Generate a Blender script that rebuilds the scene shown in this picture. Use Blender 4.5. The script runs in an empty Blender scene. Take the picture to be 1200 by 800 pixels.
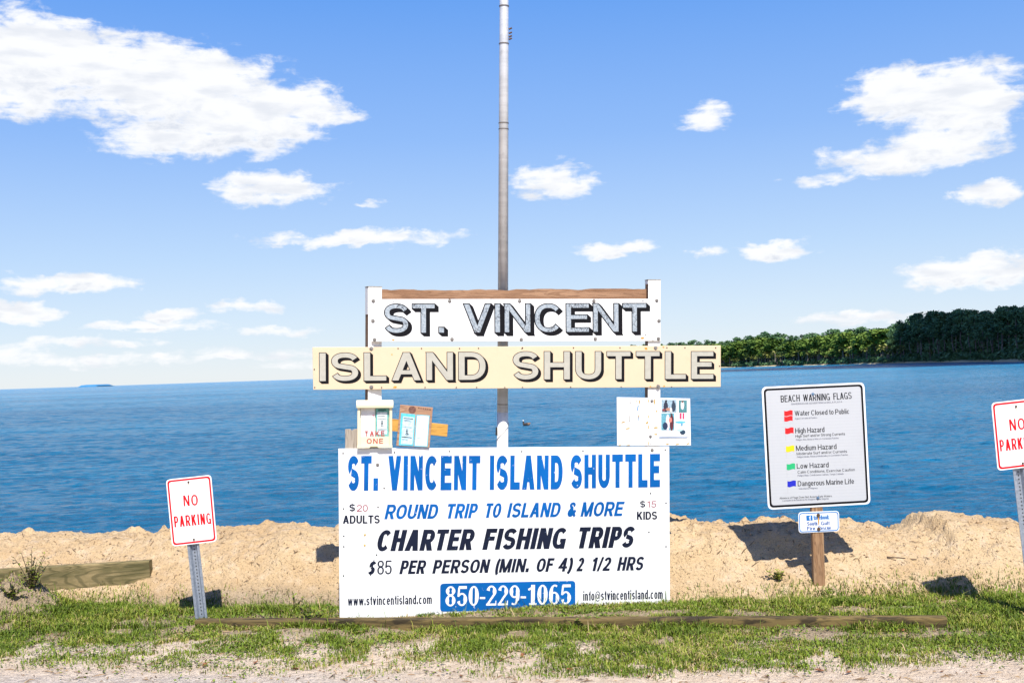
import bpy, bmesh, math, random
import numpy as np
from mathutils import Vector, Matrix
from mathutils.geometry import delaunay_2d_cdt

S = bpy.context.scene
COL = S.collection
R = math.radians
random.seed(4)
rng = np.random.default_rng(11)

# ------------------------------------------------------------------ camera
FPX = 1300.0                      # focal length in pixels of a 1200 px wide frame
CAM = Vector((0, 0, 1.78))
upc = Vector((-0.0333, 1.0, 36.0 / FPX)).normalized()        # world up seen from the camera (x right, y up, z ahead)
fwdc = (Vector((0, 0, 1)) - upc * upc.z).normalized()
rgtc = fwdc.cross(upc); rgtc = -rgtc if rgtc.x < 0 else rgtc
# rows: world axes in camera components  ->  world = M @ cam
M3 = Matrix((rgtc, fwdc, upc))
def w(v): return M3 @ Vector(v)
cam_d = bpy.data.cameras.new('camera'); cam = bpy.data.objects.new('camera', cam_d); COL.objects.link(cam)
cam_d.sensor_width = 36; cam_d.lens = 36 * FPX / 1200
cam_d.clip_start = 0.05; cam_d.clip_end = 90000
X_, Y_, Z_ = w((1, 0, 0)), w((0, 1, 0)), -w((0, 0, 1))
cam.matrix_world = Matrix(((X_.x, Y_.x, Z_.x, CAM.x), (X_.y, Y_.y, Z_.y, CAM.y), (X_.z, Y_.z, Z_.z, CAM.z), (0, 0, 0, 1)))
S.camera = cam

def ray(px, py): return w(((px - 600) / FPX, -(py - 400) / FPX, 1))
def at_depth(px, py, d): return CAM + ray(px, py) * d
def at_z(px, py, z):
    r = ray(px, py); return CAM + r * ((z - CAM.z) / r.z)

# ------------------------------------------------------------------ sun, sky, exposure
SUN_TO = -w(((400 - 600) / FPX, -(2400 - 400) / FPX, 1)).normalized()     # towards the sun, behind the camera
sun_el = math.asin(SUN_TO.z)
sd = bpy.data.lights.new('sun', 'SUN'); sd.energy = 5.0; sd.angle = R(0.53); sd.color = (1, 0.965, 0.90)
so = bpy.data.objects.new('sun', sd); COL.objects.link(so)
so.rotation_euler = SUN_TO.to_track_quat('Z', 'Y').to_euler()
S.view_settings.view_transform = 'Standard'; S.view_settings.look = 'None'
S.view_settings.exposure = 0.58; S.view_settings.gamma = 1; S.view_settings.use_curve_mapping = False
S.render.engine = 'CYCLES'
S.cycles.max_bounces = 6; S.cycles.transparent_max_bounces = 4

def lin(r, g, b, k=1.0):
    f = lambda c: (c / 12.92 if c <= 0.04045 else ((c + 0.055) / 1.055) ** 2.4)
    return tuple(min(1, f(c / 255) * k) for c in (r, g, b))

class NT:
    """small helper for node trees"""
    def __init__(self, tree):
        self.t = tree; self.n = tree.nodes; self.l = tree.links
    def new(self, typ, **kw):
        n = self.n.new(typ)
        for k, v in kw.items(): setattr(n, k, v)
        return n
    def put(self, sock, v):
        if isinstance(v, bpy.types.NodeSocket): self.l.new(v, sock)
        elif v is not None:
            if sock.type == 'RGBA' and len(v) == 3: v = (*v, 1)
            sock.default_value = v
    def m(self, op, a, b=None, c=None, clamp=False):
        n = self.new('ShaderNodeMath', operation=op, use_clamp=clamp)
        self.put(n.inputs[0], a)
        if b is not None: self.put(n.inputs[1], b)
        if c is not None: self.put(n.inputs[2], c)
        return n.outputs[0]
    def vm(self, op, a, b=None, scale=None):
        n = self.new('ShaderNodeVectorMath', operation=op)
        self.put(n.inputs[0], a)
        if b is not None: self.put(n.inputs[1], b)
        if scale is not None: self.put(n.inputs['Scale'], scale)
        return n.outputs[0]
    def noise(self, vec, scale=1, detail=4, rough=0.5, dist=0, out=0):
        n = self.new('ShaderNodeTexNoise'); self.put(n.inputs['Vector'], vec)
        n.inputs['Scale'].default_value = scale; n.inputs['Detail'].default_value = detail
        n.inputs['Roughness'].default_value = rough; n.inputs['Distortion'].default_value = dist
        return n.outputs[out]
    def vor(self, vec, scale, feature='F1', out=0, rand=1):
        n = self.new('ShaderNodeTexVoronoi', feature=feature); self.put(n.inputs['Vector'], vec)
        n.inputs['Scale'].default_value = scale; n.inputs['Randomness'].default_value = rand
        return n.outputs[out]
    def mix(self, f, a, b, mode='MIX'):
        n = self.new('ShaderNodeMix', data_type='RGBA', blend_type=mode)
        self.put(n.inputs[0], f); self.put(n.inputs[6], a); self.put(n.inputs[7], b)
        return n.outputs[2]
    def ss(self, x, a, b, lo=0.0, hi=1.0):
        n = self.new('ShaderNodeMapRange', interpolation_type='SMOOTHSTEP')
        self.put(n.inputs[0], x); self.put(n.inputs[1], a); self.put(n.inputs[2], b); self.put(n.inputs[3], lo); self.put(n.inputs[4], hi)
        return n.outputs[0]
    def ramp(self, f, stops):
        n = self.new('ShaderNodeValToRGB'); e = n.color_ramp.elements
        while len(e) < len(stops): e.new(0.5)
        for el, (p, c) in zip(e, stops): el.position = p; el.color = (*c, 1)
        self.put(n.inputs[0], f); return n.outputs[0]
    def mapv(self, v, scale=(1, 1, 1), loc=(0, 0, 0), rot=(0, 0, 0)):
        n = self.new('ShaderNodeMapping'); self.put(n.inputs[0], v)
        n.inputs['Scale'].default_value = scale; n.inputs['Location'].default_value = loc; n.inputs['Rotation'].default_value = rot
        return n.outputs[0]
    def bump(self, h, strength=1, dist=0.01, normal=None):
        n = self.new('ShaderNodeBump'); n.inputs['Strength'].default_value = strength; n.inputs['Distance'].default_value = dist
        self.put(n.inputs['Height'], h)
        if normal is not None: self.put(n.inputs['Normal'], normal)
        return n.outputs[0]

wd = bpy.data.worlds.new('World'); S.world = wd; wd.use_nodes = True
W = NT(wd.node_tree); W.n.clear()
sky = W.new('ShaderNodeTexSky', sky_type='NISHITA')
sky.sun_disc = False; sky.sun_elevation = sun_el
sky.sun_rotation = math.atan2(SUN_TO.x, SUN_TO.y)
sky.altitude = 0; sky.air_density = 1.0; sky.dust_density = 0.35; sky.ozone_density = 2.5
tc = W.new('ShaderNodeTexCoord').outputs['Generated']
sep = W.new('ShaderNodeSeparateXYZ'); W.put(sep.inputs[0], tc)
az = W.m('MULTIPLY', W.m('ARCTAN2', sep.outputs[0], sep.outputs[1]), 57.2958)       # degrees, 0 = out to sea
el = W.m('MULTIPLY', W.m('ARCSINE', sep.outputs[2]), 57.2958)
ce = W.new('ShaderNodeCombineXYZ'); W.put(ce.inputs[0], az); W.put(ce.inputs[1], el)
ang = ce.outputs[0]
wob = W.noise(W.mapv(ang, (0.45, 0.9, 1)), 1.0, 6, 0.58, 0.3, out=1)
wv = W.vm('MULTIPLY', W.vm('SUBTRACT', wob, (0.5, 0.5, 0.5)), (3.4, 1.5, 0))
wsep = W.new('ShaderNodeSeparateXYZ'); W.put(wsep.inputs[0], W.vm('ADD', ang, wv))
fine = W.noise(W.mapv(ang, (0.62, 1.15, 1)), 1.15, 8, 0.60, 0.25)
# clouds: azimuth, elevation, half width, half height in degrees, strength
CLOUDS = [(-23.0,15.5,6.5,2.2,1.1),(-16.7,14.5,6.0,2.4,1.2),(-13.5,13.1,5.0,2.0,1.1),(-11.0,13.6,3.2,1.3,0.9),(-24.0,13.8,4.5,1.3,0.9),
    (-16.5,12.0,4.2,1.2,0.9),(-8.9,13.2,2.0,0.45,0.55),
    (-12.1,9.6,3.2,0.95,0.95),(-7.3,8.9,0.9,0.2,0.4),(-7.6,7.0,5.6,0.50,0.9),(2.4,9.7,2.4,0.95,0.8),(10.4,12.5,1.5,0.8,0.62),
    (20.0,12.7,3.2,1.5,1.1),(22.6,12.1,3.2,2.0,1.15),(19.2,9.8,3.6,0.9,0.8),(21.7,10.3,3.2,1.2,1.0),(16.2,9.0,1.8,0.35,0.5),(23.6,7.7,1.7,0.65,0.9),
    (5.5,6.2,2.2,0.5,0.85),(13.5,5.6,1.9,0.55,0.95),(10.3,5.7,1.2,0.3,0.5),(22.8,4.1,3.4,0.85,1.0),
    (-21.6,5.0,3.6,0.62,0.9),(-24.0,3.6,2.2,0.6,0.9),(-17.2,3.4,1.7,0.4,0.8),(-18.3,2.9,3.6,0.3,0.7),(-13.6,3.8,1.8,0.4,0.65),(-11.9,2.5,2.4,0.3,0.55),
    (-20.0,1.2,5.5,0.35,0.5),(-13.0,1.3,4.5,0.3,0.45),(-24.5,1.6,3,0.5,0.5),(-8.5,0.8,4.5,0.25,0.4),(17.0,2.1,3.6,0.35,0.6),(-21.0,2.1,4.0,0.3,0.5),(40,12,8,3,1),(-45,10,9,3,1),(60,16,9,3,1),(-70,14,12,4,1),(120,22,20,6,1),(190,26,24,7,1),(-120,20,18,6,1)]
f = None; f2 = None
for (a, e, ra, re_, k) in CLOUDS:
    dx = W.m('MULTIPLY', W.m('SUBTRACT', wsep.outputs[0], a), 1 / ra)
    dy = W.m('MULTIPLY', W.m('SUBTRACT', wsep.outputs[1], e), 1 / re_)
    r2 = W.m('ADD', W.m('MULTIPLY', dx, dx), W.m('MULTIPLY', dy, dy))
    fi = W.m('MULTIPLY', W.m('SUBTRACT', 1.0, r2), k)
    f = fi if f is None else W.m('SMOOTH_MAX', f, fi, 0.15)
    up_ = W.m('MULTIPLY', W.m('ADD', fi, W.m('MULTIPLY', W.m('ADD', dy, .25), -k)), 1.0)      # the same cloud lifted by half its height
    f2 = up_ if f2 is None else W.m('MAXIMUM', f2, up_)
f = W.m('MAXIMUM', f, -1.0)
streak = W.noise(W.mapv(ang, (0.30, 2.6, 1), (5, 2, 0), (0, 0, R(8))), 1.0, 6, 0.55, 0.8)
dens = W.m('ADD', f, W.m('ADD', W.m('MULTIPLY', W.m('SUBTRACT', fine, 0.5), 2.0), W.m('MULTIPLY', W.m('SUBTRACT', streak, 0.5), .75)))
alpha = W.m('MULTIPLY', W.ss(dens, -0.10, 0.70), 0.97)
hs = W.new('ShaderNodeHueSaturation'); W.put(hs.inputs['Color'], sky.outputs[0]); hs.inputs['Saturation'].default_value = 1.12; hs.inputs['Hue'].default_value = 0.515
shade = W.noise(W.mapv(ang, (0.35, 1.3, 1), (3, 1, 0)), 1.0, 4, 0.5)
under = W.m('MULTIPLY', W.ss(W.m('ADD', W.m('SUBTRACT', f2, f), W.m('MULTIPLY', W.m('SUBTRACT', fine, .5), 1.6)), -.05, .75), W.ss(dens, .35, 1.0))
ccol = W.mix(W.m('MAXIMUM', W.m('MULTIPLY', W.ss(shade, 0.46, 0.70), .6), under), (8.0, 8.05, 8.15), (5.7, 6.05, 6.75))
def sk(r, g, b): return tuple(c * 7.9 for c in lin(r, g, b))
clear = W.ramp(W.m('MULTIPLY', el, 1 / 60), [(0, sk(236, 243, 251)), (.035, sk(219, 235, 253)), (.10, sk(192, 221, 255)), (.20, sk(148, 193, 255)), (.32, sk(103, 167, 251)), (.55, sk(74, 134, 236)), (1, sk(40, 90, 195))])
clear = W.mix(.18, clear, hs.outputs[0])
skyc = W.mix(alpha, clear, ccol)
bg = W.new('ShaderNodeBackground'); W.put(bg.inputs[0], skyc); bg.inputs[1].default_value = 0.085
wo = W.new('ShaderNodeOutputWorld'); W.l.new(bg.outputs[0], wo.inputs[0])

# ------------------------------------------------------------------ helpers
def mat(name, color=(0.5, 0.5, 0.5), rough=0.6, metal=0.0, var=0.0, vscale=8, bump=0.0, bscale=60, spec=0.4, fn=None):
    m = bpy.data.materials.new(name); m.use_nodes = True
    N = NT(m.node_tree); b = N.n['Principled BSDF']
    b.inputs['Roughness'].default_value = rough; b.inputs['Metallic'].default_value = metal
    b.inputs['Specular IOR Level'].default_value = spec
    b.inputs['Base Color'].default_value = (*color, 1)
    co = N.new('ShaderNodeTexCoord').outputs['Object']
    if var:
        n = N.noise(co, vscale, 5, 0.6)
        dark = tuple(c * (1 - var) for c in color); lite = tuple(min(1, c * (1 + var)) for c in color)
        N.put(b.inputs['Base Color'], N.mix(N.ss(n, 0.3, 0.7), dark, lite))
    if bump:
        N.put(b.inputs['Normal'], N.bump(N.noise(co, bscale, 5, 0.6), bump, 0.004))
    if fn: fn(N, b, co)
    return m

def tag(o, label=None, cat=None, group=None, kind=None):
    if label: o['label'] = label
    if cat: o['category'] = cat
    if group: o['group'] = group
    if kind: o['kind'] = kind
    return o
def mesh_obj(name, verts, faces, m=None, parent=None, smooth=False):
    me = bpy.data.meshes.new(name); me.from_pydata([tuple(v) for v in verts], [], faces); me.update()
    if smooth: me.shade_smooth()
    o = bpy.data.objects.new(name, me); COL.objects.link(o)
    if m: me.materials.append(m)
    if parent: o.parent = parent
    return o
def fast_mesh(name, V, loops, sizes, m, attrs=None, parent=None, smooth=False):
    me = bpy.data.meshes.new(name)
    V = np.asarray(V, np.float32); loops = np.asarray(loops, np.int32); sizes = np.asarray(sizes, np.int32)
    me.vertices.add(len(V)); me.vertices.foreach_set('co', V.ravel())
    me.loops.add(len(loops)); me.loops.foreach_set('vertex_index', loops)
    me.polygons.add(len(sizes)); me.polygons.foreach_set('loop_start', np.concatenate(([0], np.cumsum(sizes)[:-1])).astype(np.int32))
    me.polygons.foreach_set('loop_total', sizes)
    me.update(calc_edges=True)
    if attrs:
        for k, a in attrs.items():
            at = me.attributes.new(k, 'FLOAT', 'POINT'); at.data.foreach_set('value', np.asarray(a, np.float32))
    if smooth: me.shade_smooth()
    me.materials.append(m)
    o = bpy.data.objects.new(name, me); COL.objects.link(o)
    if parent: o.parent = parent
    return o
def bm_obj(name, bm, m, parent=None, smooth=False):
    bmesh.ops.recalc_face_normals(bm, faces=bm.faces)
    me = bpy.data.meshes.new(name); bm.to_mesh(me); bm.free()
    if smooth: me.shade_smooth()
    me.materials.append(m)
    o = bpy.data.objects.new(name, me); COL.objects.link(o)
    if parent: o.parent = parent
    return o
def empty(name, loc=(0, 0, 0), mw=None):
    o = bpy.data.objects.new(name, None); COL.objects.link(o); o.empty_display_size = 0.1
    o.location = loc
    if mw is not None: o.matrix_world = mw
    return o

class Frame:
    """a plane with right, up and into-the-scene axes; local x, z, y"""
    def __init__(self, o, r, u):
        self.o = Vector(o); self.r = Vector(r).normalized(); u = Vector(u)
        self.u = (u - self.r * u.dot(self.r)).normalized(); self.n = self.u.cross(self.r)
    def mw(self):
        r, n, u, o = self.r, self.n, self.u, self.o
        return Matrix(((r.x, n.x, u.x, o.x), (r.y, n.y, u.y, o.y), (r.z, n.z, u.z, o.z), (0, 0, 0, 1)))
    def hit(self, px, py, off=0.0):
        """local (x, z) of the sight line through a picture point on the plane y = off"""
        d = ray(px, py); p0 = self.o + self.n * off
        t = (p0 - CAM).dot(self.n) / d.dot(self.n); p = CAM + d * t - self.o
        return Vector((p.dot(self.r), p.dot(self.u)))
    def to_local(self, p):
        p = Vector(p) - self.o; return Vector((p.dot(self.r), p.dot(self.n), p.dot(self.u)))

def prism(bm, pts, y0, y1):
    """polygon pts in local (x, z) between depths y0 and y1"""
    a = [bm.verts.new((p[0], y0, p[1])) for p in pts]; b = [bm.verts.new((p[0], y1, p[1])) for p in pts]
    bm.faces.new(a); bm.faces.new(b[::-1])
    for i in range(len(pts)):
        j = (i + 1) % len(pts); bm.faces.new((a[j], a[i], b[i], b[j]))
def box(bm, x0, x1, y0, y1, z0, z1): prism(bm, [(x0, z0), (x1, z0), (x1, z1), (x0, z1)], y0, y1)
def bevel(bm, off=0.002, seg=1):
    bmesh.ops.bevel(bm, geom=[e for e in bm.edges], offset=off, segments=seg, affect='EDGES', clamp_overlap=True)
def tube(bm, p0, p1, r0, r1=None, n=12, caps=True):
    r1 = r0 if r1 is None else r1
    p0, p1 = Vector(p0), Vector(p1); d = (p1 - p0).normalized()
    a = d.orthogonal().normalized(); b = d.cross(a)
    A = [bm.verts.new(p0 + (a * math.cos(t) + b * math.sin(t)) * r0) for t in [2 * math.pi * i / n for i in range(n)]]
    B = [bm.verts.new(p1 + (a * math.cos(t) + b * math.sin(t)) * r1) for t in [2 * math.pi * i / n for i in range(n)]]
    for i in range(n): bm.faces.new((A[i], A[(i + 1) % n], B[(i + 1) % n], B[i]))
    if caps: bm.faces.new(A[::-1]); bm.faces.new(B)
def polytube(bm, pts, rads, n=6):
    for i in range(len(pts) - 1): tube(bm, pts[i], pts[i + 1], rads[i], rads[i + 1], n)
def round_quad(c, rad, n=5):
    """quad corners (in order) with rounded corners"""
    out = []
    for i in range(4):
        p, a, b = c[i], c[i - 1], c[(i + 1) % 4]
        da = (a - p).normalized(); db = (b - p).normalized()
        s, e = p + da * rad, p + db * rad
        for k in range(n + 1):
            t = k / n; out.append((s * (1 - t) + p * t) * (1 - t) + (p * (1 - t) + e * t) * t)
    return out
def inset_quad(c, d):
    out = []
    for i in range(4):
        p, a, b = c[i], c[i - 1], c[(i + 1) % 4]
        out.append(p + (a - p).normalized() * d + (b - p).normalized() * d)
    return out

# ------------------------------------------------------------------ lettering: strokes joined into clean outlines
def arc(cx, cy, rx, ry, a0, a1, n=14, p=2.25):
    o = []
    for i in range(n + 1):
        t = R(a0 + (a1 - a0) * i / n); c, s = math.cos(t), math.sin(t)
        o.append((cx + rx * math.copysign(abs(c) ** (2 / p), c), cy + ry * math.copysign(abs(s) ** (2 / p), s)))
    return o
class Pen:
    def __init__(s, wv, hh, d=0.0): s.w, s.h, s.d, s.q = wv, hh, d, []
    def rect(s, x0, y0, x1, y1):
        d = s.d; s.q.append([(x0 - d, y0 - d), (x1 + d, y0 - d), (x1 + d, y1 + d), (x0 - d, y1 + d)])
    def diag(s, x0, y0, x1, y1, ww=None):
        """slanted stroke with level ends; x0, x1 are the centres of its ends"""
        d = s.d; ww = s.w if ww is None else ww
        L = math.hypot(x1 - x0, y1 - y0); k = ww / 2 + d * L / max(abs(y1 - y0), 1e-4)
        sl = (x1 - x0) / (y1 - y0); e = d if y1 > y0 else -d
        xa, ya, xb, yb = x0 - sl * e, y0 - e, x1 + sl * e, y1 + e
        s.q.append([(xa - k, ya), (xa + k, ya), (xb + k, yb), (xb - k, yb)])
    def rib(s, pts, closed=False, wv=None, hh=None):
        a = (wv or s.w) / 2; b = (hh or s.h) / 2; n = len(pts); Lp, Rp = [], []
        pts = [Vector(p) for p in pts]
        if not closed and s.d:
            pts[0] = pts[0] + (pts[0] - pts[1]).normalized() * s.d; pts[-1] = pts[-1] + (pts[-1] - pts[-2]).normalized() * s.d
        for i in range(n):
            if closed: t = pts[(i + 1) % n] - pts[i - 1]
            else: t = pts[min(i + 1, n - 1)] - pts[max(i - 1, 0)]
            t.normalize(); nn = Vector((-t.y, t.x))
            h = 1 / math.sqrt((nn.x / a) ** 2 + (nn.y / b) ** 2) + s.d
            Lp.append(pts[i] + nn * h); Rp.append(pts[i] - nn * h)
        for i in range(n if closed else n - 1):
            j = (i + 1) % n; s.q.append([tuple(Lp[i]), tuple(Rp[i]), tuple(Rp[j]), tuple(Lp[j])])
GW = dict(A=.96, B=.88, C=.95, D=.92, E=.80, F=.76, G=.98, H=.90, I=.2, J=.7, K=.94, L=.74, M=1.1, N=.90, O=1.0, P=.84, Q=1.0, R=.92, S=.88, T=.84,
          U=.90, V=.92, W=1.32, X=.92, Y=.92, Z=.82)
def glyph(c, wv, hh, d=0.0, serif=False):
    """quads and advance width of one character, capital height 1"""
    p = Pen(wv, hh, d); w_, h = wv, hh; hw, h2 = w_ / 2, h / 2; xh = .73
    if c in GW:
        Wd = w_ if c == 'I' else GW[c]
        if c == 'A':
            p.diag(hw * 1.05, 0, Wd / 2 , 1, w_ * 1.08); p.diag(Wd - hw * 1.05, 0, Wd / 2, 1, w_ * 1.08); p.rect(Wd * .22, .22, Wd * .78, .22 + h * .9)
        elif c in 'BPRD':
            p.rect(0, 0, w_, 1)
            if c == 'D': p.rib([(hw, 1 - h2)] + arc(Wd * .45, .5, Wd * .55 - hw, .5 - h2, 90, -90) + [(hw, h2)])
            else:
                m = .5 if c == 'B' else .45; r = (1 - m - h2) / 2; cy = 1 - h2 - r
                p.rib([(hw, 1 - h2)] + arc(Wd * .56, cy, Wd * (.42 if c == 'B' else .44) - hw, r, 90, -90) + [(hw, cy - r)])
                if c == 'B': r2 = (m - h2) / 2; p.rib([(hw, m)] + arc(Wd * .56, h2 + r2, Wd * .44 - hw, r2, 90, -90) + [(hw, h2)])
                if c == 'R': p.diag(Wd - hw * 1.05, 0, Wd * .52, m + .02, w_ * 1.1)
        elif c in 'CG':
            a1 = 320 if c == 'C' else 345
            p.rib(arc(Wd / 2, .5, Wd / 2 - hw, .5 - h2, 40, a1, 26))
            if c == 'G': p.rect(Wd - w_ * .95, 0, Wd - w_ * .1, .48); p.rect(Wd * .55, .48 - h * .9, Wd - w_ * .1, .48)
        elif c in 'EFL':
            p.rect(0, 0, w_, 1)
            if c != 'L': p.rect(0, 1 - h, Wd, 1); p.rect(0, .53 - h2, Wd * .92, .53 + h2)
            if c != 'F': p.rect(0, 0, Wd, h)
        elif c == 'H': p.rect(0, 0, w_, 1); p.rect(Wd - w_, 0, Wd, 1); p.rect(0, .52 - h2, Wd, .52 + h2)
        elif c == 'I': p.rect(0, 0, w_, 1)
        elif c == 'J': p.rect(Wd - w_, .3, Wd, 1); p.rib(arc(Wd / 2, .33, Wd / 2 - hw, .33 - h2, 0, -180))
        elif c == 'K': p.rect(0, 0, w_, 1); p.diag(hw * 1.1, .34, Wd - hw * 1.3, 1, w_ * 1.15); p.diag(Wd - hw * 1.2, 0, Wd * .42, .62, w_ * 1.15)
        elif c == 'M': p.rect(0, 0, w_ * .95, 1); p.rect(Wd - w_ * .95, 0, Wd, 1); p.diag(w_ * .55, 1, Wd / 2, 0, w_ * .98); p.diag(Wd - w_ * .55, 1, Wd / 2, 0, w_ * .98)
        elif c == 'N': p.rect(0, 0, w_ * .95, 1); p.rect(Wd - w_ * .95, 0, Wd, 1); p.diag(hw * 1.05, 1, Wd - hw * 1.05, 0, w_ * 1.1)
        elif c in 'OQ': p.rib(arc(Wd / 2, .5, Wd / 2 - hw, .5 - h2, 0, 360, 36)[:-1], True)
        elif c == 'S':
            r = (1 - h) / 4
            p.rib(arc(Wd / 2, 1 - h2 - r, Wd / 2 - hw, r, 18, 232, 16) + arc(Wd / 2, h2 + r, Wd / 2 - hw, r, 52, -162, 16))
        elif c == 'T': p.rect(0, 1 - h, Wd, 1); p.rect(Wd / 2 - hw, 0, Wd / 2 + hw, 1)
        elif c == 'U': p.rect(0, .36, w_, 1); p.rect(Wd - w_, .36, Wd, 1); p.rib(arc(Wd / 2, .38, Wd / 2 - hw, .38 - h2, 180, 360, 16))
        elif c == 'V': p.diag(hw * 1.05, 1, Wd / 2, 0, w_ * 1.08); p.diag(Wd - hw * 1.05, 1, Wd / 2, 0, w_ * 1.08)
        elif c == 'W':
            for (a, b) in ((hw, .29), (.5, .29), (.5, .71), (Wd - hw, .71)):
                p.diag(a if a in (hw, Wd - hw) else Wd * a, 1, Wd * b, 0, w_ * .95)
        elif c == 'X': p.diag(hw, 0, Wd - hw, 1, w_ * 1.1); p.diag(hw, 1, Wd - hw, 0, w_ * 1.1)
        elif c == 'Y': p.diag(hw, 1, Wd / 2, .42, w_ * 1.1); p.diag(Wd - hw, 1, Wd / 2, .42, w_ * 1.1); p.rect(Wd / 2 - hw, 0, Wd / 2 + hw, .48)
        elif c == 'Z': p.rect(0, 1 - h, Wd, 1); p.rect(0, 0, Wd, h); p.diag(w_ * .6, h * .5, Wd - w_ * .6, 1 - h * .5, w_ * 1.2)
    elif c in '0123456789':
        Wd = .68
        if c == '0': p.rib(arc(Wd / 2, .5, Wd / 2 - hw, .5 - h2, 0, 360, 30)[:-1], True)
        elif c == '1':
            Wd = .45 if not serif else .5
            p.rect(Wd * .62 - hw, 0, Wd * .62 + hw, 1); p.rib([(Wd * .62, .95), (Wd * .35, .82), (0, .76)], hh=max(h, .1))
            if serif: p.rect(Wd * .62 - hw - .12, 0, Wd * .62 + hw + .12, h)
        elif c == '2':
            p.rib(arc(Wd / 2, .70, Wd / 2 - hw, .30 - h2, 172, -38, 14) + [(Wd * .45, .30), (hw * .8, h * .7)]); p.rect(0, 0, Wd, max(h, .1 if serif else h))
            if serif: p.rect(Wd - .06, 0, Wd, .24)
        elif c == '3': p.rib(arc(Wd / 2, .745, Wd / 2 - hw * 1.1, .255 - h2, 165, -80, 12)); p.rib(arc(Wd / 2, .28, Wd / 2 - hw, .28 - h2, 82, -165, 12))
        elif c == '4': p.rect(Wd - w_ * 1.5, 0, Wd - w_ * .5, 1); p.rect(0, .22, Wd, .22 + h * .9); p.diag(hw * .9, .26, Wd - w_ * 1.05, 1, w_ * .95)
        elif c == '5':
            hb = max(h, .14) if serif else h
            p.rect(Wd * .16, 1 - hb, Wd * .95, 1); p.rib([(Wd * .2, 1 - hb / 2), (Wd * .12, .47)], wv=w_ * (.5 if serif else .9))
            p.rib([(Wd * .12, .50)] + arc(Wd * .48, .33, Wd * .52 - hw, .33 - h2, 125, -165, 16))
        elif c == '6':
            p.rib(arc(Wd / 2, .32, Wd / 2 - hw, .32 - h2, 0, 360, 24)[:-1], True); p.rib(arc(Wd * .55, .5, Wd * .55 - hw, .5 - h2, 60, 190, 12))
        elif c == '7': p.rect(0, 1 - h, Wd, 1); p.diag(Wd * .3, 0, Wd - hw, 1 - h / 2)
        elif c == '8':
            p.rib(arc(Wd / 2, .755, Wd / 2 - hw * 1.15, .245 - h2, 0, 360, 24)[:-1], True); p.rib(arc(Wd / 2, .28, Wd / 2 - hw, .28 - h2 + h * .1, 0, 360, 24)[:-1], True)
        elif c == '9':
            p.rib(arc(Wd / 2, .68, Wd / 2 - hw, .32 - h2, 0, 360, 24)[:-1], True); p.rib(arc(Wd * .45, .5, Wd * .55 - hw, .5 - h2, 10, -120, 12))
    elif c == '$':
        Wd = .66; r = (1 - h) / 4
        p.rib(arc(Wd / 2, 1 - h2 - r, Wd / 2 - hw, r, 18, 232, 14) + arc(Wd / 2, h2 + r, Wd / 2 - hw, r, 52, -162, 14)); p.rect(Wd / 2 - w_ * .18, -.1, Wd / 2 + w_ * .18, 1.1)
    elif c == '&':
        Wd = .9
        p.rib(arc(.40, .80, .19, .2 - h2, -40, 220, 14) + [(.72, .16), (.86, 0.02)], wv=w_ * .85)
        p.rib([(.52, .66), (.30, .53)] + arc(.36, .28, .36 - hw, .28 - h2, 130, 300, 12) + [(.70, .26), (.80, .46)], wv=w_ * .9)
    elif c == '@':
        Wd = 1.1; p.rib(arc(.55, .42, .52 - hw * .5, .5, 0, 320, 24), wv=w_ * .6, hh=h * .6); p.rib(arc(.52, .43, .2, .22, 0, 360, 16)[:-1], True, w_ * .6, h * .6); p.rib([(.73, .62), (.74, .25), (.9, .22), (1.04, .42)], wv=w_ * .6, hh=h * .6)
    elif c == '-': Wd = .36; p.rect(.02, .33, Wd - .02, .33 + max(h, .1))
    elif c == '/': Wd = .42; p.diag(hw * .6, -.02, Wd - hw * .6, 1.02, w_ * .8)
    elif c == '.': Wd = w_ * 1.05; p.rect(0, 0, Wd, max(h, w_) * 1.0)
    elif c == ',': Wd = w_; p.rect(0, 0, Wd, h); p.diag(w_ * .5, .02, w_ * .2, -.18, w_ * .6)
    elif c == '(': Wd = .3; p.rib(arc(.42, .42, .42 - hw, .62, 115, 245, 12))
    elif c == ')': Wd = .3; p.rib(arc(-.12, .42, .42 - hw, .62, 65, -65, 12))
    elif c in 'acdegqo':
        Wd = .66; xo = xh / 2
        if c == 'a':
            p.rect(Wd - w_, 0, Wd, xh * .62); p.rib(arc(Wd / 2, xh * .66, Wd / 2 - hw, xh * .34 - h2, 160, 0, 10)); p.rib(arc(Wd * .45, xh * .28, Wd * .45 - hw, xh * .28 - h2, 0, 360, 18)[:-1], True, w_ * .9, h * .85)
        elif c == 'c': p.rib(arc(Wd / 2, xo, Wd / 2 - hw, xo - h2, 42, 318, 18))
        elif c == 'e': p.rib(arc(Wd / 2, xo, Wd / 2 - hw, xo - h2, 0, 325, 20)); p.rect(hw, xo - h * .4, Wd - hw * .6, xo + h * .4)
        else:
            p.rib(arc(Wd / 2, xo, Wd / 2 - hw, xo - h2, 0, 360, 20)[:-1], True)
            if c == 'd': p.rect(Wd - w_, 0, Wd, 1)
            if c == 'q': p.rect(Wd - w_, -.28, Wd, xh)
            if c == 'g': p.rect(Wd - w_, -.05, Wd, xh); p.rib(arc(Wd / 2, -.05, Wd / 2 - hw, .24 - h2, 0, -160, 10))
    elif c in 'bp': Wd = .66; p.rib(arc(Wd / 2, xh / 2, Wd / 2 - hw, xh / 2 - h2, 0, 360, 20)[:-1], True); p.rect(0, 0 if c == 'b' else -.28, w_, 1 if c == 'b' else xh)
    elif c in 'hnu':
        Wd = .62
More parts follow.
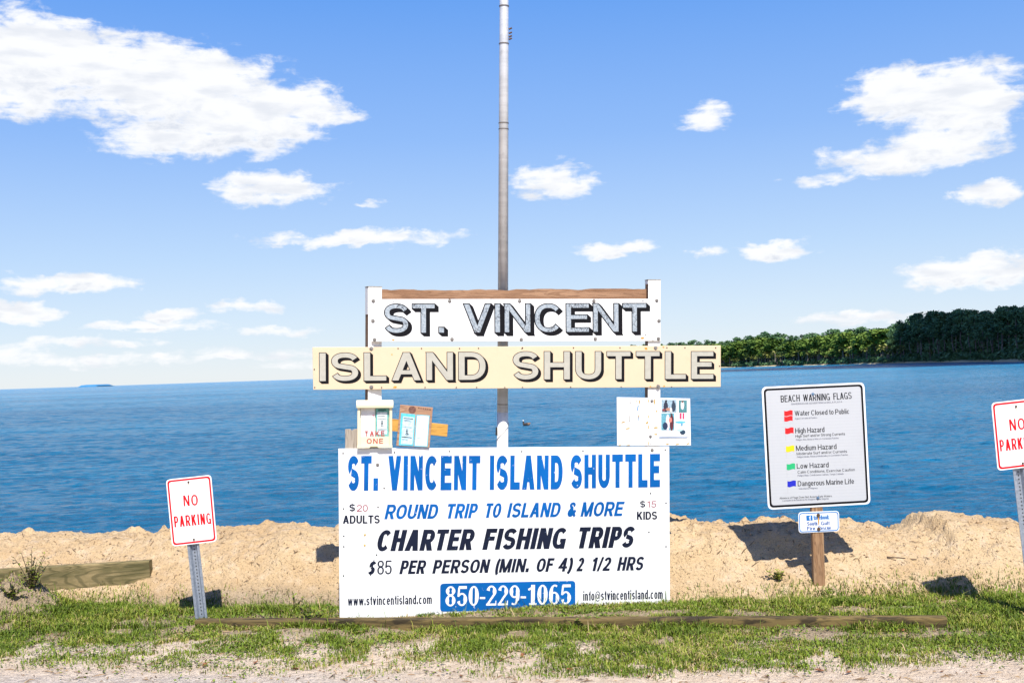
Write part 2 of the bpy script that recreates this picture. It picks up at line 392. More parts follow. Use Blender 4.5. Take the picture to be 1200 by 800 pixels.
        if c == 'u': p.rect(Wd - w_, 0, Wd, xh); p.rect(0, .25, w_, xh); p.rib(arc(Wd / 2, .27, Wd / 2 - hw, .27 - h2, 180, 360, 12))
        else: p.rect(0, 0, w_, 1 if c == 'h' else xh); p.rect(Wd - w_, 0, Wd, xh - .26); p.rib(arc(Wd / 2, xh - .27, Wd / 2 - hw, .27 - h2, 180, 0, 12))
    elif c == 'm':
        Wd = .98; p.rect(0, 0, w_, xh); q = (Wd - w_) / 2
        for k in (0, 1): p.rect(q * (k + 1), 0, q * (k + 1) + w_, xh - .22); p.rib(arc(hw + q * (k + .5), xh - .23, q / 2, .23 - h2, 180, 0, 10))
    elif c in 'il': Wd = w_; p.rect(0, 0, w_, 1 if c == 'l' else xh); (c == 'i') and p.rect(0, 1 - h, w_, 1)
    elif c == 'j': Wd = w_; p.rect(0, -.25, w_, xh); p.rect(0, 1 - h, w_, 1)
    elif c == 'f': Wd = .38; p.rect(.12, 0, .12 + w_, .78); p.rib(arc(.36, .76, .24 - hw, .24 - h2, 180, 80, 8)); p.rect(0, xh - h, Wd, xh)
    elif c == 't': Wd = .38; p.rect(.1, .2, .1 + w_, .95); p.rib(arc(.36, .2, .26 - hw, .2 - h2, 180, 280, 8)); p.rect(0, xh - h, Wd, xh)
    elif c == 'r': Wd = .42; p.rect(0, 0, w_, xh); p.rib(arc(.38, xh - .3, .38 - hw, .3 - h2, 180, 80, 8))
    elif c == 'k': Wd = .62; p.rect(0, 0, w_, 1); p.diag(hw, .24, Wd - hw * 1.3, xh); p.diag(Wd - hw, 0, Wd * .4, .46)
    elif c == 's':
        Wd = .6; r = (xh - h) / 4
        p.rib(arc(Wd / 2, xh - h2 - r, Wd / 2 - hw, r, 22, 232, 12) + arc(Wd / 2, h2 + r, Wd / 2 - hw, r, 52, -158, 12))
    elif c == 'v': Wd = .64; p.diag(hw, xh, Wd / 2, 0); p.diag(Wd - hw, xh, Wd / 2, 0)
    elif c == 'y': Wd = .64; p.diag(hw, xh, Wd / 2, 0); p.diag(Wd - hw, xh, Wd * .34, -.28)
    elif c == 'w':
        Wd = .94
        for (a, b) in ((hw, .29), (.5, .29), (.5, .71), (Wd - hw, .71)): p.diag(a if a in (hw, Wd - hw) else Wd * a, xh, Wd * b, 0, w_ * .9)
    elif c in 'xz':
        Wd = .6
        if c == 'x': p.diag(hw, 0, Wd - hw, xh); p.diag(hw, xh, Wd - hw, 0)
        else: p.rect(0, 0, Wd, h); p.rect(0, xh - h, Wd, xh); p.diag(hw, h / 2, Wd - hw, xh - h / 2)
    else: Wd = .3
    return p.q, Wd
def text_quads(s, wv=.2, hh=.17, d=0, gap=.11, space=.34, serif=False):
    x = 0; out = []; last = 0
    for c in s:
        if c == ' ': x += space; continue
        q, Wd = glyph(c, wv, hh, d, serif); out.append([[(px + x, py) for px, py in k] for k in q]); last = x + Wd; x += Wd + gap
    return out, last
def union_into(V, Fc, quads, y):
    """merge overlapping strokes of one glyph into one sheet at local depth y; quads in local (x, z)"""
    pts, faces = [], []
    for q in quads:
        area = sum(q[i][0] * q[(i + 1) % 4][1] - q[(i + 1) % 4][0] * q[i][1] for i in range(4))
        if abs(area) < 1e-10: continue
        q = q if area > 0 else q[::-1]
        faces.append(list(range(len(pts), len(pts) + 4))); pts += [Vector(k) for k in q]
    v, e, f, ov, oe, of = delaunay_2d_cdt(pts, [], faces, 1, 1e-7)
    b = len(V)
    V += [(k.x, y, k.y) for k in v]
    for face, src in zip(f, of):
        if src: Fc.append([b + i for i in face])
def lettering(name, parent, fr, runs, m, y=-0.0015, off=0.0, d=0.0, shadow=None, label=None, lines=False, **kw):
    """runs: (text, baseline left px, baseline right px, capital height px, slant); shadow: (dx, dz) block shadow in capital heights"""
    if lines:
        for run in runs: lettering(name, parent, fr, [run], m, y, off, d, shadow, **kw)
        return
    V, Fc = [], []
    for run in runs:
        s, pl, pr, hpx = run[:4]; slant = run[4] if len(run) > 4 else 0; k2 = dict(kw); k2.update(run[5] if len(run) > 5 else {})
        A, B = fr.hit(*pl, off), fr.hit(*pr, off); Hm = (fr.hit(pl[0], pl[1] - hpx, off) - A).length
        stem = k2.pop('stem', None)
        if stem:                                   # final stem thickness in capital heights, whatever the condensing
            k2['wv'] = stem
            for _ in range(4):
                g_, total = text_quads(s, **k2); k2['wv'] = min(.42, stem * total * Hm / (B - A).length)
        glyphs, total = text_quads(s, d=d, **k2)
        ex = (B - A) / total; up = Vector((-ex.y, ex.x)).normalized()
        Hm = (fr.hit(pl[0], pl[1] - hpx, off) - A).length; ez = up * Hm + ex.normalized() * (Hm * slant)
        for g in glyphs:
            qs = [[A + ex * px + ez * py for px, py in q] for q in g]
            if shadow:
                base = list(qs)
                for i in range(1, 5):
                    sh = (ex.normalized() * shadow[0] + up * shadow[1]) * (Hm * i / 4)
                    qs += [[p + sh for p in q] for q in base]
            union_into(V, Fc, qs, y)
    o = mesh_obj(name, V, Fc, m, parent)
    if label: o['label'] = label
    return o

# ------------------------------------------------------------------ noise for terrain and scatter
def vnoise(x, y, seed=0):
    xi, yi = np.floor(x).astype(np.int64), np.floor(y).astype(np.int64); fx, fy = x - xi, y - yi
    fx = fx * fx * (3 - 2 * fx); fy = fy * fy * (3 - 2 * fy)
    def h(a, b):
        n = (a * 374761393 + b * 668265263 + seed * 974634777) & 0xffffffff
        n = ((n ^ (n >> 13)) * 1274126177) & 0xffffffff; n = n ^ (n >> 16)
        return (n & 0xffff) / 65535.0
    return (h(xi, yi) * (1 - fx) + h(xi + 1, yi) * fx) * (1 - fy) + (h(xi, yi + 1) * (1 - fx) + h(xi + 1, yi + 1) * fx) * fy
def fbm(x, y, oct=4, seed=0, gain=.5):
    s, a, t = 0, 1, 0
    for i in range(oct): s = s + a * vnoise(x * 2 ** i + i * 17.3, y * 2 ** i - i * 9.1, seed + i); t += a; a *= gain
    return s / t
def sstep(x, a, b): t = np.clip((x - a) / (b - a), 0, 1); return t * t * (3 - 2 * t)

WATER_Z = -0.8
CREST_PX = [(-200,626),(0,627),(25,622),(60,624),(85,626),(140,622),(160,625),(200,621),(265,620),(300,618),(340,615),(390,619),(450,618),(600,612),(740,606),(787,607),(820,612),
            (875,611),(925,609),(1005,614),(1030,613),(1060,611),(1078,607),(1085,601),(1120,601),(1150,608),(1180,612),(1200,617),(1400,622)]
def base_line(x): return np.interp(x, [-9, -4.2, -3.2, -2.5, -1.9, 0, 2, 2.8, 3.4, 5, 9], [9.5, 9.15, 9.0, 8.78, 8.63, 8.55, 8.32, 8.34, 8.28, 8.30, 8.3])
_cx, _ch = [], []
for px, py in CREST_PX:
    d = 9.5
    for _ in range(6):
        P = at_depth(px, py, d); d = d * (float(base_line(P.x)) + .95) / P.y
    P = at_depth(px, py, d); _cx.append(P.x); _ch.append(P.z)
_cx, _ch = [-40.] + _cx + [40.], [_ch[0]] + _ch + [_ch[-1]]
def ground_h(x, y):
    x = np.asarray(x, float); y = np.asarray(y, float)
    yb = base_line(x); hc = np.interp(x, _cx, _ch)
    yy = y + (fbm(x * 1.3, y * 1.3, 3, 5) - .5) * .22
    t = np.clip((yy - yb) / .95, 0, 1)
    m = hc * (1 - (1 - t) ** 2.0)
    back = sstep(y, yb + 1.5, yb + 6.5)
    h = m * (1 - back) - 1.5 * back - .20 * np.maximum(0, y - yb - 1.0) * (1 - back) - 3.0 * sstep(y, yb + 6.5, yb + 40)
    onm = sstep(t, 0.03, .35) * (1 - sstep(y, 16, 30))
    rid = 1 - np.abs(2 * fbm(x * 3.1 + .4 * y, y * 3.1, 3, 55) - 1)
    lump = (fbm(x * 2.2, y * 2.2, 4, 9) - .5) * .10 + (rid - .8) * .055 + np.maximum(fbm(x * 9, y * 9, 3, 21) - .52, 0) * .16 * sstep(fbm(x * 1.7, y * 2, 2, 66), .4, .6) - .008 + (vnoise(x * 30, y * 30, 3) - .5) * .022 + np.maximum(vnoise(x * 21, y * 21, 13) - .62, 0) * .06 - np.maximum(vnoise(x * 36, y * 36, 14) - .66, 0) * .06
    h = h + lump * onm
    # broken sand ledge under the right hand crest
    xe = 3.40 + (fbm(y * 6, x * 0 + 3, 2, 31) - .5) * .10
    h = h - (1 - sstep(x, xe - .01, xe + .02)) * sstep(x, xe - .55, xe - .15) * sstep(t, .48, .60) * .075
    # verge in front: shallow unevenness, soft ridge near the timber, a heap of pale soil by the left weed
    fr = 1 - sstep(t, .0, .12)
    h = h + fr * ((fbm(x * .9, y * .9, 3, 40) - .5) * .05 + (fbm(x * 5, y * 5, 3, 41) - .5) * .03 + (vnoise(x * 24, y * 24, 6) - .5) * .008)
    h = h + fr * .03 * np.exp(-((y - (8.1 - .1 * x)) / .35) ** 2)
    h = h + .27 * np.exp(-(((x + 3.97) / .30) ** 2 + ((y - 8.72) / .30) ** 2)) * (1 + .9 * (fbm(x * 14, y * 14, 3, 50) - .5))
    h = np.where(y < 6.2, h * 1.0 - 0.03 * sstep(-y, -6.2, -4.5), h)
    return h
def gz(x, y): return float(ground_h(np.array([x]), np.array([y]))[0])

# ================================================================== GROUND
def sand_fn(N, b, co):
    pos = N.new('ShaderNodeNewGeometry').outputs['Position']
    s = N.new('ShaderNodeSeparateXYZ'); N.put(s.inputs[0], pos); x, y, z = s.outputs
    n1 = N.noise(pos, 1.6, 4, .55); n2 = N.noise(pos, 9, 5, .6); n3 = N.noise(pos, 70, 4, .65); n4 = N.noise(pos, 210, 3, .6)
    line = N.m('ADD', y, N.m('MULTIPLY', x, .152))                      # distance along the bank's own slope direction
    dune = N.mix(N.ss(n1, .3, .7), (.575, .395, .212), (.675, .495, .285))
    dune = N.mix(N.m('MULTIPLY', N.ss(n2, .45, .75), .55), dune, (.76, .60, .42))
    dune = N.mix(N.m('MULTIPLY', N.ss(n3, .57, .68), .6), dune, (.30, .19, .105))
    verge = N.mix(N.ss(n2, .35, .65), (.625, .485, .345), (.745, .60, .45))
    verge = N.mix(N.m('MULTIPLY', N.ss(n3, .58, .70), .5), verge, (.30, .21, .14))
    soil = N.mix(N.ss(n3, .35, .65), (.17, .12, .06), (.38, .28, .165))
    edge = N.m('ADD', line, N.m('MULTIPLY', N.m('SUBTRACT', n1, .5), .9))
    verge = N.mix(N.m('MULTIPLY', N.ss(edge, 7.15, 7.6), .75), verge, soil)      # earth under the grass
    vc = N.vor(pos, 55, out=1); vcs = N.new('ShaderNodeSeparateXYZ'); N.put(vcs.inputs[0], vc)
    gravel = N.mix(vcs.outputs[0], (.44, .37, .30), (.70, .60, .50))
    gedge = N.m('ADD', N.m('ADD', y, N.m('MULTIPLY', x, .10)), N.m('MULTIPLY', N.m('SUBTRACT', n2, .5), .5))
    gm = N.m('MULTIPLY', N.m('SUBTRACT', 1.0, N.ss(gedge, 6.45, 6.8)), N.m('SUBTRACT', 1.0, N.ss(x, -1.6, .2)))
    verge = N.mix(gm, verge, gravel)
    om = N.m('MULTIPLY', N.m('SUBTRACT', 1.0, N.ss(N.m('ADD', y, N.m('MULTIPLY', n2, .4)), 6.75, 6.95)), N.m('SUBTRACT', 1.0, N.ss(N.m('ADD', x, n2), -2.1, -1.7)))
    verge = N.mix(om, verge, (.52, .34, .17))
    col = N.mix(N.ss(line, 8.42, 8.62), verge, dune)
    wet = N.ss(z, WATER_Z + .25, WATER_Z + .05); col = N.mix(wet, col, (.16, .11, .06))
    N.put(b.inputs['Base Color'], col)
    hgt = N.m('ADD', N.m('MULTIPLY', n3, .5), N.m('ADD', N.m('MULTIPLY', n4, .2), N.m('MULTIPLY', N.noise(pos, 27, 5, .68), 1.5)))
    pits = N.ss(N.vor(pos, 38), .05, .35)
    N.put(b.inputs['Normal'], N.bump(N.m('ADD', hgt, N.m('MULTIPLY', pits, .45)), 1.0, .030))
M_sand = mat('sand', rough=.95, spec=.15, fn=sand_fn)
def axis(segs):
    out = []
    for a, b, st in segs: out += list(np.arange(a, b, st))
    return np.array(out + [segs[-1][1]])
gx = axis([(-400, -60, 20), (-60, -12, 2), (-12, -5.6, .12), (-5.6, 5.2, .021), (5.2, 12, .12), (12, 60, 2), (60, 400, 20)])
gy = axis([(-300, -20, 20), (-20, 4, 1.5), (4, 6.1, .1), (6.1, 10.4, .021), (10.4, 14, .12), (14, 50, 2)])
GX, GY = np.meshgrid(gx, gy); GZ = ground_h(GX, GY)
nx, ny = len(gx), len(gy)
idx = np.arange(nx * ny).reshape(ny, nx)
q = np.stack([idx[:-1, :-1], idx[:-1, 1:], idx[1:, 1:], idx[1:, :-1]], -1).reshape(-1)
ground = fast_mesh('ground', np.stack([GX, GY, GZ], -1).reshape(-1, 3), q, np.full((nx - 1) * (ny - 1), 4), M_sand, smooth=True)
tag(ground, kind='structure')

# ================================================================== WATER
def water_fn(N, b, co):
    pos = N.new('ShaderNodeNewGeometry').outputs['Position']
    v = N.mapv(N.vm('MULTIPLY', pos, (1, 1.9, 0)), rot=(0, 0, R(-10)))
    a1 = N.noise(v, .12, 3, .5); a2 = N.noise(v, .5, 4, .6, .4); a3 = N.noise(v, 1.5, 5, .65, .6); a4 = N.noise(v, 4.6, 4, .62, .4)
    hgt = N.m('ADD', N.m('ADD', N.m('MULTIPLY', a1, 2.4), N.m('MULTIPLY', a2, 2.2)), N.m('ADD', N.m('MULTIPLY', a3, 1.9), N.m('MULTIPLY', a4, .62)))
    gust = N.noise(N.vm('MULTIPLY', pos, (.0045, .026, 0)), 1.0, 4, .55)
    gust2 = N.noise(N.vm('MULTIPLY', pos, (.0007, .0046, 0)), 1.0, 3, .5)
    g = N.m('ADD', N.m('MULTIPLY', N.ss(gust, .40, .62), .45), N.m('MULTIPLY', N.ss(gust2, .42, .58), .55))
    N.put(b.inputs['Base Color'], N.mix(g, (.003, .138, .285), (.026, .245, .43)))
    N.put(b.inputs['Normal'], N.bump(hgt, 1.0, .40))
    b.inputs['Specular Tint'].default_value = (.42, .78, 1.0, 1)
    b.inputs['Roughness'].default_value = .14; b.inputs['Specular IOR Level'].default_value = .5; b.inputs['IOR'].default_value = 1.11
M_water = mat('sea_water', fn=water_fn)
ry = 12.0 * np.exp(np.arange(0, 860) * .0042)                     # rows ever farther apart, out to about 440 m
rx = np.arange(-.66, .6601, .0024)
WY, WX = np.meshgrid(ry, rx, indexing='ij'); WX = WX * WY
def rot(a): c, d = math.cos(R(a)), math.sin(R(a)); return WX * c + WY * d, WY * c - WX * d
u1, v1 = rot(-14); u2, v2 = rot(11); u3, v3 = rot(-3)
ridge = lambda u, v, k, sd: 1 - np.abs(2 * fbm(u, v, k, sd) - 1)
wave = .16 * (fbm(u1 * .16, v1 * .34, 2, 301) - .5) + .085 * (ridge(u2 * .42, v2 * .95, 3, 305) - .75) + .050 * (ridge(u1 * 1.1, v1 * 2.3, 2, 311) - .75) + .022 * (fbm(u3 * 3.4, v3 * 6.0, 2, 317) - .5)
fade = sstep(WY, 12, 13.5) * (1 - sstep(WY, 260, 430)) * (1 - sstep(np.abs(WX / WY), .60, .655))
WZ = WATER_Z + wave * fade * (.60 + .5 * fbm(WX * .03, WY * .05, 2, 330)) - .10 * (1 - fade)
nr, nc = WX.shape; ids = np.arange(nr * nc).reshape(nr, nc)
qd = np.stack([ids[:-1, :-1], ids[:-1, 1:], ids[1:, 1:], ids[1:, :-1]], -1).reshape(-1, 4)
far = np.array([(-60000, 9, WATER_Z - .10 - .02), (60000, 9, WATER_Z - .12), (60000, 80000, WATER_Z - .12), (-60000, 80000, WATER_Z - .12)])
qd = np.concatenate([qd, [[nr * nc, nr * nc + 1, nr * nc + 2, nr * nc + 3]]])
water = fast_mesh('water', np.concatenate([np.stack([WX, WY, WZ], -1).reshape(-1, 3), far]), qd.ravel(), np.full(len(qd), 4), M_water, smooth=True); tag(water, kind='structure')

# ================================================================== FAR ISLAND AND ITS WOOD
SHORE = [(1330, 330), (1200, 450), (1120, 590), (1050, 745), (980, 900), (910, 1050), (850, 1180), (780, 1300), (700, 1450), (640, 1600)]   # picture column, distance
def shore_pt(px):
    xs = [s[0] for s in SHORE][::-1]; ds = [s[1] for s in SHORE][::-1]
    d = float(np.interp(px, xs, ds)); r = ray(px, 430); return Vector((r.x / r.y * d, d, 0))
TOPS = [(1330,60),(1200,62),(1181,64),(1160,56),(1135,60),(1110,60),(1080,57),(1060,50),(1050,45),(1020,43),(1000,44),(960,39),(940,36),(905,40),(880,39),(855,31),(820,32),(790,32),(740,29),(700,24),(640,10)]
def top_m(px):
    xs = [t[0] for t in TOPS][::-1]; hs = [t[1] for t in TOPS][::-1]
    return float(np.interp(px, xs, hs)) * shore_pt(px).y / FPX
def land_fn(N, b, co):
    pos = N.new('ShaderNodeNewGeometry').outputs['Position']; s = N.new('ShaderNodeSeparateXYZ'); N.put(s.inputs[0], pos)
    n = N.noise(pos, .08, 4, .6)
    c = N.mix(N.ss(N.m('ADD', s.outputs[2], N.m('MULTIPLY', n, .8)), .35, .7), (.46, .38, .212), (.13, .14, .05))
    N.put(b.inputs['Base Color'], c)
M_land = mat('island_land', rough=.95, fn=land_fn)
V, Fc = [], []
pxs = np.linspace(1330, 640, 120)
for px in pxs:
    p = shore_pt(px); out = Vector((p.x, p.y, 0)).normalized()
    wob = 6 * math.sin(px * .11) + 4 * math.sin(px * .31)
    for off, z in ((-14, WATER_Z - .8), (0, WATER_Z + .15), (9, .25), (30, 1.1), (300, 1.6), (900, 2.0)):
        V.append((p.x + out.x * (off + (wob if off < 20 else 0)), p.y + out.y * (off + (wob if off < 20 else 0)), z))
for i in range(len(pxs) - 1):
    for k in range(5): a = i * 6 + k; Fc.append((a, a + 6, a + 7, a + 1))
isl = mesh_obj('island_terrain', V, Fc, M_land, smooth=True); tag(isl, kind='structure')

def leaf_mat(name, c0, c1, c2):
    def fn(N, b, co):
        at = N.new('ShaderNodeAttribute', attribute_name='rnd').outputs['Fac']
        oi = N.new('ShaderNodeObjectInfo').outputs['Random']
        f = N.m('ADD', N.m('MULTIPLY', at, .6), N.m('MULTIPLY', oi, .4))
        N.put(b.inputs['Base Color'], N.ramp(f, [(0, c0), (.5, c1), (1, c2)]))
    return mat(name, rough=.7, spec=.25, fn=fn)
M_pine = leaf_mat('pine_needles', (.046, .108, .056), (.078, .162, .070), (.125, .205, .072))
M_oak = leaf_mat('oak_leaves', (.058, .110, .020), (.110, .182, .026), (.19, .255, .044))
M_palm = leaf_mat('palm_fronds', (.09, .13, .03), (.19, .22, .05), (.34, .30, .11))
M_bark = mat('far_bark', (.16, .13, .115), .9, var=.4, vscale=1.5)
def leaf_cloud(centers, radii, per, size, flat=.7):
    """small leaf clumps spread through a set of ellipsoids"""
    P, A = [], []
    for c, r in zip(centers, radii):
        n = int(per * r[0] * r[2]); u = rng.normal(size=(n, 3)); u /= np.linalg.norm(u, axis=1)[:, None]
        rad = rng.random(n) ** .33 * (.75 + .4 * rng.random(n))
        P.append(np.array(c) + u * rad[:, None] * np.array(r)); A.append(rng.random() * .5 + rng.random(n) * .5)
    P = np.concatenate(P); A = np.concatenate(A); n = len(P)
    a = rng.normal(size=(n, 3)); a[:, 2] *= flat; a /= np.linalg.norm(a, axis=1)[:, None]
    b = np.cross(a, rng.normal(size=(n, 3))); b /= np.linalg.norm(b, axis=1)[:, None]
    s = size * (.6 + .8 * rng.random(n))[:, None]
    Vq = np.stack([P - a * s, P + b * s * .6, P + a * s, P - b * s * .6], 1).reshape(-1, 3)
    return Vq, np.repeat(A, 4)
def leaf_obj(name, cl, m, parent):
    Vq, A = cl; n = len(Vq) // 4
    return fast_mesh(name, Vq, np.arange(4 * n), np.full(n, 4), m, {'rnd': A}, parent)
def far_tree(name, kind):
    root = empty(name); bm = bmesh.new()
    if kind == 'pine':       # unit height 20
        x = 0; pts = [Vector((0, 0, 0))]
        for k in range(1, 6): pts.append(Vector((rng.normal() * .25, rng.normal() * .25, 3.6 * k)))
        polytube(bm, pts, [.22, .2, .18, .15, .12, .06], 6)
        cs, rs = [], []
        for k in range(int(9 + rng.integers(4))):
            h = 10.5 + 8.5 * rng.random(); sp = 2.6 * (1.25 - (h - 10) / 11); t = rng.random() * 6.28
            c = (math.cos(t) * sp * rng.random() ** .5, math.sin(t) * sp * rng.random() ** .5, h); cs.append(c); q = 1.1 + rng.random() * .9; rs.append((q * 1.15, q * 1.15, q * .75))
            tube(bm, (0, 0, h - 1.0), c, .09, .03, 4)
        cs.append((0, 0, 18.6)); rs.append((1.5, 1.5, 1.3))
        for z in (4.5, 6.5, 8.2):
            if rng.random() < .7: t = rng.random() * 6.28; tube(bm, (0, 0, z), (math.cos(t) * 1.4, math.sin(t) * 1.4, z + .4), .06, .02, 4)
        cl = leaf_cloud(cs, rs, 34, .50); cm = M_pine
    elif kind == 'oak':      # unit height 14
        polytube(bm, [Vector((0, 0, 0)), Vector((.2, 0, 2.5)), Vector((0, .3, 5)), Vector((.3, 0, 8))], [.4, .34, .26, .12], 6)
        cs, rs = [], []
        for k in range(13):
            t = rng.random() * 6.28; r = 3.4 * rng.random() ** .5; h = 4.5 + 8.0 * rng.random() ** .8; r *= 1.1 - (h - 5) / 14
            c = (math.cos(t) * r, math.sin(t) * r, h); q = 1.3 + rng.random() * 1.0; cs.append(c); rs.append((q * 1.2, q * 1.2, q * .9)); tube(bm, (0, 0, max(2, h - 3)), c, .12, .04, 4)
        cs.append((0, 0, 12.3)); rs.append((2, 2, 1.6))
        cl = leaf_cloud(cs, rs, 30, .55); cm = M_oak
    else:                    # cabbage palm, unit height 8
        polytube(bm, [Vector((0, 0, 0)), Vector((.15, 0, 3)), Vector((.1, .1, 6.6))], [.24, .2, .2], 6)
        Vq, A = [], []
        for k in range(34):
            t = rng.random() * 6.28; e = rng.uniform(-.9, 1.3); L = rng.uniform(1.3, 1.9); d = Vector((math.cos(t) * math.cos(e), math.sin(t) * math.cos(e), math.sin(e)))
            s = Vector((-math.sin(t), math.cos(t), 0)) * .34; o = Vector((.1, .1, 6.7)); tip = o + d * L + Vector((0, 0, -.35))
            Vq += [o + d * .3, o + d * L * .7 + s, tip, o + d * L * .7 - s]; A += [.15 + .8 * rng.random() * (1 if e > -.3 else .4) + (.3 if e < -.4 else 0)] * 4
        cl = (np.array([tuple(v) for v in Vq]), np.array(A)); cm = M_palm
    bm_obj('trunk', bm, M_bark, root); leaf_obj('crown', cl, cm, root)
    return root
UNIT = dict(pine=20., oak=14.2, palm=8.6)
protos = {k: [far_tree({'pine': 'pine_tree', 'oak': 'oak_tree', 'palm': 'palm_tree'}[k], k) for _ in range(n)] for k, n in (('pine', 6), ('oak', 5), ('palm', 4))}
used = {k: 0 for k in protos}
def plant(kind, px, inland, height, wide=1.0):
    i = used[kind]; used[kind] += 1; pr = protos[kind]; root = pr[i % len(pr)]
    if i >= len(pr):
        r = root.copy(); COL.objects.link(r)
        for ch in root.children: c = ch.copy(); COL.objects.link(c); c.parent = r
        root = r
    p = shore_pt(px); out = Vector((p.x, p.y, 0)).normalized(); p = p + out * inland
    s = height / UNIT[kind]; k = wide * (.85 + .3 * random.random())
    root.location = (p.x, p.y, .25 if inland < 15 else .8); root.rotation_euler = (0, 0, random.random() * 6.28); root.scale = (s * k, s * k, s)
    if kind == 'pine':
        if px > 1045: tag(root, 'tall dark pine with bare trunk in the shaded wood on the right', 'tree', 'pines in the shaded right part of the wood')
        else: tag(root, 'green pine rising from the sunlit wood across the bay', 'tree', 'pines in the sunlit part of the wood')
    elif kind == 'oak': tag(root, 'round bright green tree in the sunlit wood across the bay', 'tree', 'broad trees in the sunlit wood')
    else: tag(root, 'small yellowish palm at the edge of the wood along the far shore', 'palm tree', 'palms along the far shore')
# pines: dense tall stand on the right, sparser behind the broad trees to the left
for k in range(120):
    px = 1046 + 200 * (k + random.random()) / 120; inl = 12 + 70 * random.random() ** 1.3
    plant('pine', px, inl, top_m(px) * random.uniform(.74, 1.0) * (1 + inl / 700), 1.15)
for k in range(80):
    px = 700 + 345 * (k + random.random()) / 80; inl = 40 + 70 * random.random()
    plant('pine', px, inl, top_m(px) * random.uniform(.80, 1.0) * (1 + inl / 1300), 1.5)
for k in range(150):
    px = 640 + 408 * (k + random.random()) / 150; inl = 14 + 50 * random.random()
    plant('oak', px, inl, top_m(px) * random.uniform(.52, .92), 1.55)
for k in range(95):
    px = 846 + 215 * (k + random.random()) / 95; inl = 6 + 14 * random.random()
    plant('palm', px, inl, random.uniform(8, 15), 1.8)
for px in (1091, 1122, 1150): plant('palm', px, 8, random.uniform(6, 8), 1.3)
# undergrowth and the dark inside of the wood, one uncountable mass
cs, rs = [], []
for px in np.linspace(1240, 645, 420):
    p = shore_pt(px); out = Vector((p.x, p.y, 0)).normalized(); T = top_m(px)
    a = p + out * (10 + 18 * random.random()); hh = random.uniform(1.2, 3.6) * (1.0 if px > 1045 else .9); ww = 3.5 * p.y / 700 + 1
    cs.append((a.x, a.y, .8 + hh * .5)); rs.append((ww, 3, hh)); b_ = p + out * (35 + 25 * random.random()); cs.append((b_.x, b_.y, T * .27)); rs.append((ww * 1.1, 5, T * random.uniform(.18, .32)))
    a = p + out * (75 + 50 * random.random()); cs.append((a.x, a.y, T * .42)); rs.append((ww * 1.3, 8, T * .42))
cl = leaf_cloud(cs, rs, 7, 1.0)
und = leaf_obj('undergrowth', cl, M_pine, None); tag(und, 'dark undergrowth and shaded inside of the wood on the far shore', 'undergrowth', kind='stuff')
# low islet on the left horizon, distance haze painted into its blue
fr_d = 5200.; c = at_z(101, 452.6, 0); P0 = Vector((ray(91, 452).x, ray(91, 452).y, 0)); P1 = Vector((ray(112, 452).x, ray(112, 452).y, 0))
A_, B_ = P0 * fr_d, P1 * fr_d; ax = (B_ - A_); hgt = 9.5
V, Fc = [], []
for k in range(13):
    t = k / 12; e = min(1, t / .1, (1 - t) / .07); p = A_ + ax * t
    top = WATER_Z + hgt * (.25 + .75 * e) + 1.0 * math.sin(k * 2.1)
    for (dy, z) in ((0, WATER_Z - 1), (0, WATER_Z + .8), (30, top), (200, top), (260, WATER_Z - 1)): V.append((p.x, p.y + dy, z))
for k in range(12):
    for j in range(4): a = k * 5 + j; Fc.append((a, a + 5, a + 6, a + 1))
islet = mesh_obj('far_islet', V, Fc, mat('hazed_islet_scrub', (.04, .19, .36), .9, var=.15, vscale=.02)); tag(islet, kind='structure')
# the cloud that shades the right hand wood, high behind the photographer's right shoulder
def cloud_fn(N, b, co): b.inputs['Roughness'].default_value = 1
bm = bmesh.new(); bmesh.ops.create_icosphere(bm, subdivisions=5, radius=1)
for v in bm.verts:
    n = fbm(np.array([v.co.x * 2.2 + 9]), np.array([v.co.y * 2.2 + v.co.z * 1.7 + 4]), 4, 77)[0]; v.co *= .72 + .55 * n
Hc_ = 620.; off = Vector((SUN_TO.x, SUN_TO.y, 0)) * (Hc_ / SUN_TO.z)
cloud = bm_obj('cloud', bm, mat('cloud_white', (.85, .86, .88), 1.0, spec=0), smooth=True)
cloud.location = Vector((330, 520, Hc_)) + off; cloud.scale = (225, 265, 45); cloud.rotation_euler = (0, 0, R(-24)); tag(cloud, kind='structure')

# ================================================================== MATERIALS FOR THE SIGNS
def painted_white(base, dirt=(.55, .48, .38), amt=.35, streak=True):
    def fn(N, b, co):
        n = N.noise(co, 5, 6, .65); n2 = N.noise(N.vm('MULTIPLY', co, (14, 14, 1.6)), 1.0, 5, .6); n3 = N.noise(co, 55, 3, .6)
        d = N.m('MULTIPLY', N.ss(n, .55, .78), amt)
        if streak: d = N.m('ADD', d, N.m('MULTIPLY', N.ss(n2, .58, .80), amt * .7))
        d = N.m('ADD', d, N.m('MULTIPLY', N.ss(n3, .69, .74), amt * .9), clamp=True)
        N.put(b.inputs['Base Color'], N.mix(d, base, dirt)); N.put(b.inputs['Roughness'], N.ss(n, .2, .8, .35, .6))
        N.put(b.inputs['Normal'], N.bump(N.noise(co, 3.5, 3, .5), .25, .02))
    return fn
M_white = mat('white_sign_paint', spec=.3, fn=painted_white((.80, .80, .79), amt=.22))
M_cream = mat('cream_sign_paint', spec=.2, fn=painted_white((.665, .53, .365), (.52, .40, .24), .28))
M_alu = mat('white_reflective_sheeting', spec=.3, fn=painted_white((.80, .80, .81), (.6, .57, .5), .12))
